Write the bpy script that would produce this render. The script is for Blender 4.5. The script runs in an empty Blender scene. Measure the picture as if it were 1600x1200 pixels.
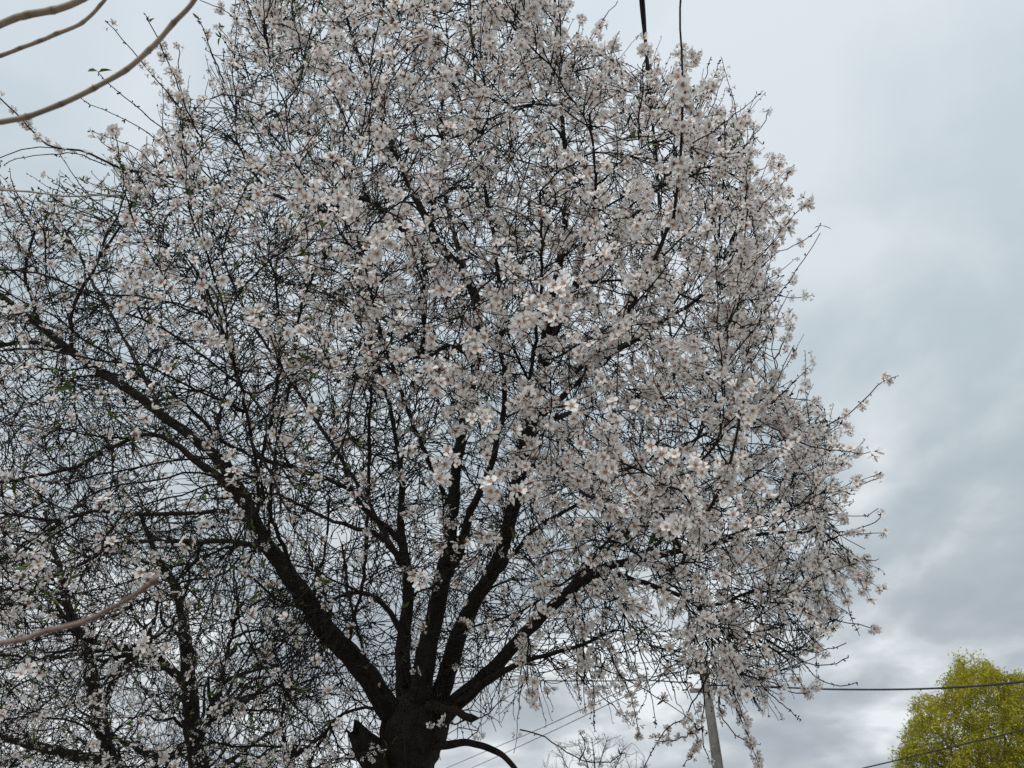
import bpy, math, random
import numpy as np
from mathutils import Vector, Matrix

random.seed(5)
rng = np.random.default_rng(11)
SC = bpy.context.scene
COL = SC.collection
R = math.radians

# ------------------------------------------------------------------ camera
W_PX, H_PX = 1600.0, 1200.0
HFOV = R(67.0)
F_PX = (W_PX / 2) / math.tan(HFOV / 2)
PITCH = R(36.0)
CAM = np.array([0.0, 0.0, 1.6])
FWD = np.array([0.0, math.cos(PITCH), math.sin(PITCH)])
UPV = np.array([0.0, -math.sin(PITCH), math.cos(PITCH)])
RGT = np.array([1.0, 0.0, 0.0])

cd = bpy.data.cameras.new('camera')
cam = bpy.data.objects.new('camera', cd)
COL.objects.link(cam)
cam.location = CAM
cam.rotation_euler = (R(90) + PITCH, 0, 0)
cd.sensor_width = 36.0
cd.lens = 18.0 / math.tan(HFOV / 2)
cd.clip_start = 0.02
cd.clip_end = 6000
cd.dof.use_dof = True
cd.dof.focus_distance = 3.0
cd.dof.aperture_fstop = 7.0
SC.camera = cam

# ------------------------------------------------------------------ world, sun, exposure
SUN_EL, SUN_AZ = R(42), R(203)       # azimuth clockwise from +Y
world = bpy.data.worlds.new('World')
SC.world = world
world.use_nodes = True
nt = world.node_tree
N = nt.nodes
L = nt.links
N.clear()


def node(tree, kind, **kw):
    n = tree.nodes.new(kind)
    for k, v in kw.items():
        setattr(n, k, v)
    return n


def mathn(tree, op, a, b=None, c=None, clamp=False):
    n = tree.nodes.new('ShaderNodeMath')
    n.operation = op
    n.use_clamp = clamp
    for i, v in enumerate((a, b, c)):
        if v is None:
            continue
        if isinstance(v, (int, float)):
            n.inputs[i].default_value = v
        else:
            tree.links.new(v, n.inputs[i])
    return n.outputs[0]


def ramp(tree, fac, stops, interp='LINEAR'):
    n = tree.nodes.new('ShaderNodeValToRGB')
    n.color_ramp.interpolation = interp
    el = n.color_ramp.elements
    while len(el) < len(stops):
        el.new(0.5)
    for e, (p, c) in zip(el, stops):
        e.position = p
        e.color = (c[0], c[1], c[2], 1)
    tree.links.new(fac, n.inputs[0])
    return n.outputs[0]


def mixc(tree, fac, a, b, mode='MIX'):
    n = tree.nodes.new('ShaderNodeMix')
    n.data_type = 'RGBA'
    n.blend_type = mode
    for sock, v in ((n.inputs[0], fac), (n.inputs[6], a), (n.inputs[7], b)):
        if isinstance(v, (int, float)):
            sock.default_value = v
        elif isinstance(v, tuple):
            sock.default_value = (v[0], v[1], v[2], 1)
        else:
            tree.links.new(v, sock)
    return n.outputs[2]


tc = node(nt, 'ShaderNodeTexCoord')
sep = node(nt, 'ShaderNodeSeparateXYZ')
L.new(tc.outputs['Generated'], sep.inputs[0])
zc = mathn(nt, 'MAXIMUM', sep.outputs[2], 0.0)
den = mathn(nt, 'ADD', zc, 0.22)
cx = mathn(nt, 'DIVIDE', sep.outputs[0], den)
cy = mathn(nt, 'DIVIDE', sep.outputs[1], den)
cmb = node(nt, 'ShaderNodeCombineXYZ')
L.new(cx, cmb.inputs[0])
L.new(cy, cmb.inputs[1])
CLOUD_SEED = 11.5
cmb.inputs[2].default_value = CLOUD_SEED
vr = node(nt, 'ShaderNodeVectorRotate', rotation_type='Z_AXIS')
L.new(cmb.outputs[0], vr.inputs['Vector'])
vr.inputs['Angle'].default_value = R(13)


def noise(tree, vec, scale, detail, rough, dist=0.0, out='Fac', lac=2.0):
    n = tree.nodes.new('ShaderNodeTexNoise')
    n.inputs['Scale'].default_value = scale
    n.inputs['Detail'].default_value = detail
    n.inputs['Roughness'].default_value = rough
    n.inputs['Distortion'].default_value = dist
    n.inputs['Lacunarity'].default_value = lac
    tree.links.new(vec, n.inputs['Vector'])
    return n.outputs[out]


mp = node(nt, 'ShaderNodeMapping')
mp.inputs['Rotation'].default_value = (0, 0, R(28))
mp.inputs['Scale'].default_value = (1.0, 0.6, 1.0)
L.new(vr.outputs[0], mp.inputs[0])
n1 = noise(nt, mp.outputs[0], 1.5, 8, 0.48, 0.35)
n2 = noise(nt, vr.outputs[0], 3.4, 8, 0.52, 0.3)
nn = mathn(nt, 'ADD', mathn(nt, 'MULTIPLY', n1, 0.66), mathn(nt, 'MULTIPLY', n2, 0.34))
dark_cloud = ramp(nt, sep.outputs[2], [(0.0, (0.39, 0.42, 0.455)), (0.25, (0.41, 0.455, 0.495)),
                                       (0.55, (0.51, 0.60, 0.645)), (0.9, (0.72, 0.81, 0.88))])
light_cloud = ramp(nt, sep.outputs[2], [(0.0, (0.76, 0.80, 0.82)), (0.25, (0.90, 0.94, 0.95)),
                                        (0.55, (0.75, 0.805, 0.85)), (0.9, (0.80, 0.87, 0.925))])
cl_fac = ramp(nt, nn, [(0.41, (0, 0, 0)), (0.465, (0.16, 0.16, 0.16)), (0.515, (0.52, 0.52, 0.52)), (0.56, (1, 1, 1))])
clouds = mixc(nt, cl_fac, dark_cloud, light_cloud)
sky = node(nt, 'ShaderNodeTexSky')
sky.sky_type = 'NISHITA'
sky.sun_disc = False
sky.sun_elevation = SUN_EL
sky.sun_rotation = SUN_AZ
skyb = node(nt, 'ShaderNodeBackground')
skyb.inputs[1].default_value = 0.065
L.new(sky.outputs[0], skyb.inputs[0])
clb = node(nt, 'ShaderNodeBackground')
clb.inputs[1].default_value = 0.645
L.new(clouds, clb.inputs[0])
mx = node(nt, 'ShaderNodeMixShader')
mx.inputs[0].default_value = 0.92     # closed cloud deck, a little clear air through it
L.new(skyb.outputs[0], mx.inputs[1])
L.new(clb.outputs[0], mx.inputs[2])
wo = node(nt, 'ShaderNodeOutputWorld')
L.new(mx.outputs[0], wo.inputs[0])

sl = bpy.data.lights.new('sun', 'SUN')
sl.energy = 1.5
sl.angle = R(25)
sl.color = (1.0, 0.985, 0.96)
so = bpy.data.objects.new('sun', sl)
COL.objects.link(so)
sdir = Vector((math.sin(SUN_AZ) * math.cos(SUN_EL), math.cos(SUN_AZ) * math.cos(SUN_EL), math.sin(SUN_EL)))
so.rotation_euler = sdir.to_track_quat('Z', 'Y').to_euler()
so.location = (0, -5, 20)

SC.view_settings.view_transform = 'Standard'
SC.view_settings.look = 'None'
SC.view_settings.exposure = 0.62
SC.view_settings.gamma = 1.0
SC.view_settings.use_curve_mapping = False
SC.render.engine = 'CYCLES'
SC.cycles.max_bounces = 6
SC.cycles.diffuse_bounces = 3
SC.cycles.transmission_bounces = 4
SC.cycles.glossy_bounces = 2
SC.cycles.use_denoising = False

# ------------------------------------------------------------------ helpers


def P(px, py, z):
    """point on the photograph's ray at camera depth z"""
    return CAM + z * (FWD + RGT * ((px - 800) / F_PX) + UPV * ((600 - py) / F_PX))


def proj(pts):
    d = np.asarray(pts) - CAM
    z = d @ FWD
    zz = np.where(np.abs(z) < 1e-3, 1e-3, z)
    return 800 + F_PX * (d @ RGT) / zz, 600 - F_PX * (d @ UPV) / zz, z


def unit(v):
    return v / np.maximum(np.linalg.norm(v, axis=-1, keepdims=True), 1e-9)


def tag(o, label=None, cat=None, group=None, kind=None):
    if label:
        o['label'] = label
    if cat:
        o['category'] = cat
    if group:
        o['group'] = group
    if kind:
        o['kind'] = kind
    return o


def empty(name, loc, label, cat, group=None):
    o = bpy.data.objects.new(name, None)
    o.empty_display_size = 0.2
    COL.objects.link(o)
    o.location = tuple(loc)
    return tag(o, label, cat, group)


def link_mesh(name, me, parent=None, loc=None):
    o = bpy.data.objects.new(name, me)
    COL.objects.link(o)
    if parent is not None:
        o.parent = parent
        # geometry is written in world coordinates: undo the parent's offset
        pl = parent.location if parent.type == 'EMPTY' else Vector((0, 0, 0))
        base = Vector(loc) if loc is not None else Vector((0, 0, 0))
        o.location = base - pl
    elif loc is not None:
        o.location = loc
    return o


def make_mesh(name, verts, faces, mats, mat_idx=None, smooth=True, attrs=None):
    """faces: list of (k-gon index arrays) each (M,k)"""
    me = bpy.data.meshes.new(name)
    verts = np.asarray(verts, dtype=np.float32)
    faces = [np.asarray(f, dtype=np.int32) for f in faces if len(f)]
    nl = sum(f.size for f in faces)
    nf = sum(len(f) for f in faces)
    me.vertices.add(len(verts))
    me.vertices.foreach_set('co', verts.ravel())
    me.loops.add(nl)
    me.polygons.add(nf)
    me.loops.foreach_set('vertex_index', np.concatenate([f.ravel() for f in faces]))
    tot = np.concatenate([np.full(len(f), f.shape[1], dtype=np.int32) for f in faces])
    st = np.concatenate([[0], np.cumsum(tot)[:-1]]).astype(np.int32)
    me.polygons.foreach_set('loop_start', st)
    me.polygons.foreach_set('loop_total', tot)
    if mat_idx is not None:
        me.polygons.foreach_set('material_index', np.asarray(mat_idx, dtype=np.int32))
    me.polygons.foreach_set('use_smooth', np.full(nf, bool(smooth)))
    for m in mats:
        me.materials.append(m)
    for k, v in (attrs or {}).items():
        a = me.attributes.new(k, 'FLOAT', 'POINT')
        a.data.foreach_set('value', np.asarray(v, dtype=np.float32))
    me.update(calc_edges=True)
    return me


def tubes(PT, RD, k, closed_tip=True):
    """batch of tubes: PT (M,n,3), RD (M,n) -> verts, quads(, tris)"""
    M, n, _ = PT.shape
    T = np.empty_like(PT)
    T[:, 1:-1] = PT[:, 2:] - PT[:, :-2]
    T[:, 0] = PT[:, 1] - PT[:, 0]
    T[:, -1] = PT[:, -1] - PT[:, -2]
    T = unit(T)
    ch = unit(PT[:, -1] - PT[:, 0])
    ref = np.zeros((M, 3))
    ref[np.arange(M), np.argmin(np.abs(ch), axis=1)] = 1.0
    n1 = unit(np.cross(T, ref[:, None, :]))
    n2 = np.cross(T, n1)
    a = np.arange(k) * 2 * math.pi / k
    V = PT[:, :, None, :] + RD[:, :, None, None] * (np.cos(a)[None, None, :, None] * n1[:, :, None, :]
                                                   + np.sin(a)[None, None, :, None] * n2[:, :, None, :])
    V = V.reshape(-1, 3)
    i = np.arange(n - 1)[:, None] * k
    j = np.arange(k)[None, :]
    jn = (j + 1) % k
    q = np.stack([i + j, i + jn, i + k + jn, i + k + j], axis=-1).reshape(-1, 4)
    Q = (np.arange(M)[:, None, None] * (n * k) + q[None]).reshape(-1, 4)
    return V, Q


def spline(pts, n):
    """centripetal-ish Catmull-Rom through pts (m,d) sampled at n points by length"""
    pts = np.asarray(pts, float)
    if len(pts) == 2:
        t = np.linspace(0, 1, n)[:, None]
        return pts[0] * (1 - t) + pts[1] * t
    ext = np.vstack([2 * pts[0] - pts[1], pts, 2 * pts[-1] - pts[-2]])
    out = []
    for i in range(len(pts) - 1):
        p0, p1, p2, p3 = ext[i:i + 4]
        t = np.linspace(0, 1, 24, endpoint=False)[:, None]
        out.append(0.5 * ((2 * p1) + (-p0 + p2) * t + (2 * p0 - 5 * p1 + 4 * p2 - p3) * t ** 2
                          + (-p0 + 3 * p1 - 3 * p2 + p3) * t ** 3))
    out.append(pts[-1:])
    out = np.vstack(out)
    s = np.concatenate([[0], np.cumsum(np.linalg.norm(np.diff(out[:, :3], axis=0), axis=1))])
    si = np.linspace(0, s[-1], n)
    return np.stack([np.interp(si, s, out[:, c]) for c in range(out.shape[1])], axis=1)


# ------------------------------------------------------------------ materials


def new_mat(name):
    m = bpy.data.materials.new(name)
    m.use_nodes = True
    t = m.node_tree
    t.nodes.clear()
    out = t.nodes.new('ShaderNodeOutputMaterial')
    return m, t, out


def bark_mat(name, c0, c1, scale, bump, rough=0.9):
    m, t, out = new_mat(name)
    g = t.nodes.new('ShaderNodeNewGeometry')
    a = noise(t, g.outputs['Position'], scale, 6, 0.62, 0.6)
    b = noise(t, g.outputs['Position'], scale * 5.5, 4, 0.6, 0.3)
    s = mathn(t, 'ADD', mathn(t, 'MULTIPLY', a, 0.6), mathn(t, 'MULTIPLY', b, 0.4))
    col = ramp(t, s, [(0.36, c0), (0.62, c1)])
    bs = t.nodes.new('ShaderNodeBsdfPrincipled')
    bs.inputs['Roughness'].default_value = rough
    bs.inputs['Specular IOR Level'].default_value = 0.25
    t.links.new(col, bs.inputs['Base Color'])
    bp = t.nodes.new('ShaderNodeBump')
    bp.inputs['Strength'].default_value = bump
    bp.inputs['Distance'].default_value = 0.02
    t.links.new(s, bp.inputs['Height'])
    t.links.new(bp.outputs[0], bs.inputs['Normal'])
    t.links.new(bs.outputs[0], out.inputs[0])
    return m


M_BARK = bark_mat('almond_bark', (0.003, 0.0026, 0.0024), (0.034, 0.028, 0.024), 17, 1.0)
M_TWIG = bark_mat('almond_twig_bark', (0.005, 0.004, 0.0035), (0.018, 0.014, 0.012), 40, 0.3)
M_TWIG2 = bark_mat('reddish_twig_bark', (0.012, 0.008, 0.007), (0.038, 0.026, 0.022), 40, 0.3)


def petal_mat():
    m, t, out = new_mat('almond_petal')
    at = t.nodes.new('ShaderNodeAttribute')
    at.attribute_name = 'tint'
    ah = t.nodes.new('ShaderNodeAttribute')
    ah.attribute_name = 'blush'
    oi = t.nodes.new('ShaderNodeObjectInfo')
    hue = mathn(t, 'ADD', ah.outputs['Fac'], mathn(t, 'MULTIPLY', oi.outputs['Random'], 0.0))
    inner = mixc(t, hue, (0.50, 0.28, 0.20), (0.42, 0.08, 0.10))
    outer = mixc(t, hue, (0.90, 0.888, 0.862), (0.89, 0.855, 0.842))
    col = mixc(t, ramp(t, at.outputs['Fac'], [(0.0, (0, 0, 0)), (0.16, (0.25, 0.25, 0.25)), (0.42, (1, 1, 1))]), inner, outer)
    d = t.nodes.new('ShaderNodeBsdfDiffuse')
    tr = t.nodes.new('ShaderNodeBsdfTranslucent')
    t.links.new(col, d.inputs[0])
    t.links.new(col, tr.inputs[0])
    ms = t.nodes.new('ShaderNodeMixShader')
    ms.inputs[0].default_value = 0.33
    t.links.new(d.outputs[0], ms.inputs[1])
    t.links.new(tr.outputs[0], ms.inputs[2])
    t.links.new(ms.outputs[0], out.inputs[0])
    return m


def flat_mat(name, c0, c1, scale=60.0, rough=0.6, trans=0.0):
    m, t, out = new_mat(name)
    g = t.nodes.new('ShaderNodeNewGeometry')
    a = noise(t, g.outputs['Position'], scale, 2, 0.5)
    col = ramp(t, a, [(0.35, c0), (0.65, c1)])
    bs = t.nodes.new('ShaderNodeBsdfPrincipled')
    bs.inputs['Roughness'].default_value = rough
    bs.inputs['Specular IOR Level'].default_value = 0.3
    t.links.new(col, bs.inputs['Base Color'])
    if trans > 0:
        tr = t.nodes.new('ShaderNodeBsdfTranslucent')
        t.links.new(col, tr.inputs[0])
        ms = t.nodes.new('ShaderNodeMixShader')
        ms.inputs[0].default_value = trans
        t.links.new(bs.outputs[0], ms.inputs[1])
        t.links.new(tr.outputs[0], ms.inputs[2])
        t.links.new(ms.outputs[0], out.inputs[0])
    else:
        t.links.new(bs.outputs[0], out.inputs[0])
    return m


M_PETAL = petal_mat()
M_STAMEN = flat_mat('stamen', (0.30, 0.16, 0.045), (0.42, 0.26, 0.07), 300)
M_CALYX = flat_mat('calyx', (0.085, 0.040, 0.025), (0.13, 0.085, 0.035), 120)
M_BUD = flat_mat('bud_scale', (0.060, 0.035, 0.022), (0.10, 0.085, 0.030), 18)
M_LEAF = flat_mat('young_leaf', (0.055, 0.095, 0.014), (0.115, 0.155, 0.028), 9, 0.5, 0.3)


def fig_mat(name, c0, c1, scar):
    m, t, out = new_mat(name)
    g = t.nodes.new('ShaderNodeNewGeometry')
    a = noise(t, g.outputs['Position'], 9, 3, 0.5, 0.3)
    b = noise(t, g.outputs['Position'], 150, 2, 0.5)
    s_ = mathn(t, 'ADD', mathn(t, 'MULTIPLY', a, 0.75), mathn(t, 'MULTIPLY', b, 0.25))
    col = ramp(t, s_, [(0.36, c0), (0.62, c1)])
    at = t.nodes.new('ShaderNodeAttribute')
    at.attribute_name = 'scar'
    col = mixc(t, at.outputs['Fac'], col, scar)
    bs = t.nodes.new('ShaderNodeBsdfPrincipled')
    bs.inputs['Roughness'].default_value = 0.62
    bs.inputs['Specular IOR Level'].default_value = 0.3
    t.links.new(col, bs.inputs['Base Color'])
    t.links.new(bs.outputs[0], out.inputs[0])
    return m


M_FIG = fig_mat('fig_bark', (0.215, 0.165, 0.12), (0.36, 0.285, 0.215), (0.085, 0.055, 0.04))
M_FIGRED = fig_mat('fig_bark_reddish', (0.14, 0.098, 0.078), (0.23, 0.17, 0.14), (0.10, 0.06, 0.045))
M_FIGBUD = flat_mat('fig_bud', (0.07, 0.035, 0.03), (0.13, 0.065, 0.055), 60)
M_FIGTIP = flat_mat('fig_tip', (0.14, 0.15, 0.035), (0.20, 0.19, 0.06), 30)
M_CONC = bark_mat('pole_concrete', (0.07, 0.066, 0.06), (0.15, 0.14, 0.125), 3.5, 0.2, 0.9)
M_STEEL = flat_mat('weathered_steel', (0.10, 0.085, 0.07), (0.17, 0.14, 0.11), 15, 0.6)
M_PORC = flat_mat('insulator_glaze', (0.16, 0.10, 0.07), (0.20, 0.13, 0.09), 10, 0.25)
M_CABLE = flat_mat('cable_rubber', (0.018, 0.018, 0.019), (0.03, 0.03, 0.032), 12, 0.55)
M_WILLOW = flat_mat('willow_leaf', (0.29, 0.275, 0.014), (0.42, 0.375, 0.028), 1.3, 0.6, 0.35)
M_WILLOWG = flat_mat('willow_leaf_green', (0.16, 0.185, 0.014), (0.27, 0.28, 0.024), 1.3, 0.6, 0.35)
M_WTWIG = bark_mat('willow_twig_bark', (0.13, 0.11, 0.025), (0.20, 0.17, 0.05), 5, 0.3)
M_WBARK = bark_mat('willow_bark', (0.06, 0.05, 0.035), (0.12, 0.10, 0.07), 5, 0.6)
M_GREYTWIG = bark_mat('grey_twig', (0.10, 0.09, 0.085), (0.16, 0.15, 0.14), 6, 0.3)


def ground_mat():
    m, t, out = new_mat('dry_pale_earth')
    g = t.nodes.new('ShaderNodeNewGeometry')
    a = noise(t, g.outputs['Position'], 0.35, 6, 0.6, 0.4)
    b = noise(t, g.outputs['Position'], 9.0, 5, 0.65)
    s = mathn(t, 'ADD', mathn(t, 'MULTIPLY', a, 0.55), mathn(t, 'MULTIPLY', b, 0.45))
    col = ramp(t, s, [(0.34, (0.10, 0.12, 0.06)), (0.44, (0.215, 0.205, 0.18)), (0.60, (0.29, 0.275, 0.25))])
    bs = t.nodes.new('ShaderNodeBsdfPrincipled')
    bs.inputs['Roughness'].default_value = 0.95
    t.links.new(col, bs.inputs['Base Color'])
    bp = t.nodes.new('ShaderNodeBump')
    bp.inputs['Strength'].default_value = 0.6
    bp.inputs['Distance'].default_value = 0.05
    t.links.new(b, bp.inputs['Height'])
    t.links.new(bp.outputs[0], bs.inputs['Normal'])
    t.links.new(bs.outputs[0], out.inputs[0])
    return m


# ------------------------------------------------------------------ ground
gv, gq = [], []
gx = np.concatenate([-np.geomspace(3000, 4, 16), [0], np.geomspace(4, 3000, 16)])
GX, GY = np.meshgrid(gx, gx, indexing='ij')
GZ = np.where(np.hypot(GX, GY) > 12, 0.25 * np.sin(GX * 0.045) * np.cos(GY * 0.037), 0.0)
gv = np.stack([GX, GY, GZ], -1).reshape(-1, 3)
n_ = len(gx)
ii, jj = np.meshgrid(np.arange(n_ - 1), np.arange(n_ - 1), indexing='ij')
b0 = (ii * n_ + jj).ravel()
gq = np.stack([b0, b0 + n_, b0 + n_ + 1, b0 + 1], -1)
ground = link_mesh('ground', make_mesh('ground', gv, [gq], [ground_mat()]))
ground['kind'] = 'structure'

# ------------------------------------------------------------------ growth machinery


class Skeleton:
    def __init__(self):
        self.p, self.t, self.r = [], [], []

    def add(self, PT, RD):
        PT = np.asarray(PT)
        if PT.ndim == 2:
            PT, RD = PT[None], np.asarray(RD)[None]
        T = np.empty_like(PT)
        T[:, 1:-1] = PT[:, 2:] - PT[:, :-2]
        T[:, 0] = PT[:, 1] - PT[:, 0]
        T[:, -1] = PT[:, -1] - PT[:, -2]
        self.p.append(PT[:, 1:].reshape(-1, 3))
        self.t.append(unit(T)[:, 1:].reshape(-1, 3))
        self.r.append(RD[:, 1:].reshape(-1))

    def arrays(self):
        return np.vstack(self.p), np.vstack(self.t), np.concatenate(self.r)


def attach(Q, NP, NT, bend=1.5):
    best = np.empty(len(Q), dtype=int)
    bd = np.empty(len(Q))
    for s in range(0, len(Q), 250):
        q = Q[s:s + 250]
        d2 = ((q ** 2).sum(1)[:, None] + (NP ** 2).sum(1)[None] - 2 * q @ NP.T)
        d = np.sqrt(np.maximum(d2, 1e-8))
        # cosine between the branch direction and the way to the target
        dot = (q @ NT.T - (NP * NT).sum(1)[None]) / d
        c = d * (1 + bend * (1 - dot) * 0.5 + 2.0 * np.maximum(-dot, 0))
        k = np.argmin(c, axis=1)
        best[s:s + 250] = k
        bd[s:s + 250] = d[np.arange(len(q)), k]
    return best, bd


def grow(Q, NP, NT, NR, n, lmin, lmax, curl=0.5, wob=0.05, lift=0.0, over=0.0):
    """branches from the best skeleton node to every target; returns (M,n,3), lengths, start radii"""
    k, d = attach(Q, NP, NT)
    ok = (d > lmin) & (d < lmax)
    Q, k, d = Q[ok], k[ok], d[ok]
    A, T = NP[k], NT[k]
    D = (Q - A) / d[:, None]
    if over:
        Q = Q + D * (d * over * rng.random(len(d)))[:, None]
        d = np.linalg.norm(Q - A, axis=1)
    C = A + d[:, None] * 0.5 * unit(D + curl * T + rng.normal(0, 0.10, D.shape))
    t = np.linspace(0, 1, n)[None, :, None]
    PT = (1 - t) ** 2 * A[:, None] + 2 * t * (1 - t) * C[:, None] + t ** 2 * Q[:, None]
    w = rng.normal(0, 1, (len(d), n, 3)) * (wob * d)[:, None, None]
    w[:, 0] = 0
    w[:, 1:-1] = 0.5 * w[:, 1:-1] + 0.25 * (w[:, :-2] + w[:, 2:])
    PT = PT + w
    if lift:
        PT[:, :, 2] += (lift * d)[:, None] * (np.linspace(0, 1, n)[None] ** 2)
    return PT, d, NR[k]


def poly_sd(px, py, poly):
    """distance to polygon, positive inside"""
    poly = np.asarray(poly, float)
    inside = np.zeros(px.shape, bool)
    dm = np.full(px.shape, 1e9)
    for (x0, y0), (x1, y1) in zip(poly, np.roll(poly, -1, axis=0)):
        c = ((y0 > py) != (y1 > py)) & (px < (x1 - x0) * (py - y0) / (y1 - y0 + 1e-12) + x0)
        inside ^= c
        ex, ey = x1 - x0, y1 - y0
        u = np.clip(((px - x0) * ex + (py - y0) * ey) / (ex * ex + ey * ey), 0, 1)
        dm = np.minimum(dm, np.hypot(px - x0 - u * ex, py - y0 - u * ey))
    return np.where(inside, dm, -dm)


def blobs(px, py, base, items):
    v = np.full(np.shape(px), float(base))
    for (x, y, rx, ry, amt) in items:
        g = np.exp(-(((px - x) / rx) ** 2 + ((py - y) / ry) ** 2))
        v = v + (amt - v) * g
    return v


# ------------------------------------------------------------------ blossom templates


def blossom_template(seed, lod):
    rs = np.random.default_rng(seed)
    V, F, MI, TI = [], [], [], []

    def add(v, f, mi, ti):
        o = len(V)
        V.extend(v)
        F.extend([tuple(o + i for i in g) for g in f])
        MI.extend([mi] * len(f))
        TI.extend(ti)
    cup = (0.12, 0.25, 0.38, 0.55, 0.8, 1.25)[seed % 6 if seed < 100 else (seed - 100 * (seed // 100)) % 6]
    for p in range(5):
        a = p * 2 * math.pi / 5 + rs.normal(0, 0.07)
        ln = 0.5 * rs.uniform(0.86, 1.06) * (1 - 0.22 * max(cup - 0.4, 0))
        w = ln * rs.uniform(0.31, 0.40)
        up = cup + rs.normal(0, 0.10)
        ca, sa = math.cos(a), math.sin(a)
        tw = rs.normal(0, 0.12)

        def pt(r_, s_, h_):
            h_ = h_ + s_ * tw
            return (ca * r_ - sa * s_, sa * r_ + ca * s_, h_)
        hm, hu, ht = up * 0.20 * ln * 2, up * 0.42 * ln * 2, up * 0.48 * ln * 2
        if lod == 0:
            v = [pt(0.035, 0, 0), pt(ln * 0.42, -w * 0.72, hm + 0.03), pt(ln * 0.46, 0, hm - 0.012), pt(ln * 0.42, w * 0.72, hm + 0.03),
                 pt(ln * 0.78, -w, hu + 0.02), pt(ln * 0.8, 0, hu), pt(ln * 0.78, w, hu + 0.02),
                 pt(ln * 1.02, -w * 0.52, ht), pt(ln * 0.93, 0, ht), pt(ln * 1.02, w * 0.52, ht)]
            f = [(0, 2, 1), (0, 3, 2), (1, 2, 5, 4), (2, 3, 6, 5), (4, 5, 8, 7), (5, 6, 9, 8)]
            ti = [0, .4, .36, .4, .8, .8, .8, 1, 1, 1]
        elif lod == 1:
            v = [pt(0.03, 0, 0), pt(ln * 0.6, -w * 0.95, hm + 0.03), pt(ln * 0.5, 0, hm - 0.01), pt(ln * 0.6, w * 0.95, hm + 0.03),
                 pt(ln, -w * 0.55, ht), pt(ln * 0.94, 0, ht), pt(ln, w * 0.55, ht)]
            f = [(0, 2, 1), (0, 3, 2), (1, 2, 5, 4), (2, 3, 6, 5)]
            ti = [0, .6, .40, .6, 1, 1, 1]
        else:
            v = [pt(0.02, 0, 0), pt(ln * 0.7, -w * 0.95, hu), pt(ln, 0, ht), pt(ln * 0.7, w * 0.95, hu)]
            f = [(0, 3, 2, 1)]
            ti = [.1, .7, 1, .7]
        add(v, f, 0, ti)
    # heart of the flower
    if lod < 2:
        v = [(0, 0, 0.055)] + [(0.085 * math.cos(i * 1.2566 + .6), 0.085 * math.sin(i * 1.2566 + .6), 0.03) for i in range(5)]
        add(v, [(0, 1 + i, 1 + (i + 1) % 5) for i in range(5)], 1, [0] * 6)
        # stamens: short filaments with anthers
        ns = 9 if lod == 0 else 3
        for i in range(ns):
            a = i * 2 * math.pi / ns + rs.uniform(-.3, .3)
            r1, h1 = rs.uniform(0.07, 0.19), rs.uniform(0.14, 0.24)
            e = 0.016 if lod == 0 else 0.028
            cx_, cy_ = r1 * math.cos(a), r1 * math.sin(a)
            v = [(0.03 * math.cos(a), 0.03 * math.sin(a), 0.03), (cx_ - e * math.sin(a), cy_ + e * math.cos(a), h1),
                 (cx_ + e * math.sin(a), cy_ - e * math.cos(a), h1)]
            add(v, [(0, 1, 2)], 1, [0] * 3)
    # calyx cup behind and its short stalk
    nk = 5 if lod < 2 else 3
    v = [(0, 0, -0.16)] + [(0.095 * math.cos(i * 6.2832 / nk), 0.095 * math.sin(i * 6.2832 / nk), 0.005) for i in range(nk)]
    f = [(0, 1 + (i + 1) % nk, 1 + i) for i in range(nk)]
    add(v, f, 2, [0] * (nk + 1))
    if lod < 2:
        v = [(0.03, 0, -0.12), (-0.015, 0.026, -0.12), (-0.015, -0.026, -0.12), (0.01, 0, -0.34)]
        add(v, [(0, 1, 3), (1, 2, 3), (2, 0, 3)], 2, [0] * 4)
    return np.array(V), F, np.array(MI), np.array(TI)


TEMPL = {lod: [blossom_template(100 * lod + s, lod) for s in range(6)] for lod in (0, 1, 2)}


def frames(D, spin=None):
    """rotation matrices with +Z along D"""
    D = unit(D)
    ref = np.zeros_like(D)
    ref[np.arange(len(D)), np.argmin(np.abs(D), axis=1)] = 1
    x = unit(np.cross(ref, D))
    y = np.cross(D, x)
    if spin is None:
        spin = rng.random(len(D)) * 6.2832
    c, s = np.cos(spin)[:, None], np.sin(spin)[:, None]
    x2 = x * c + y * s
    y2 = np.cross(D, x2)
    return np.stack([x2, y2, D], axis=-1)


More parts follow.
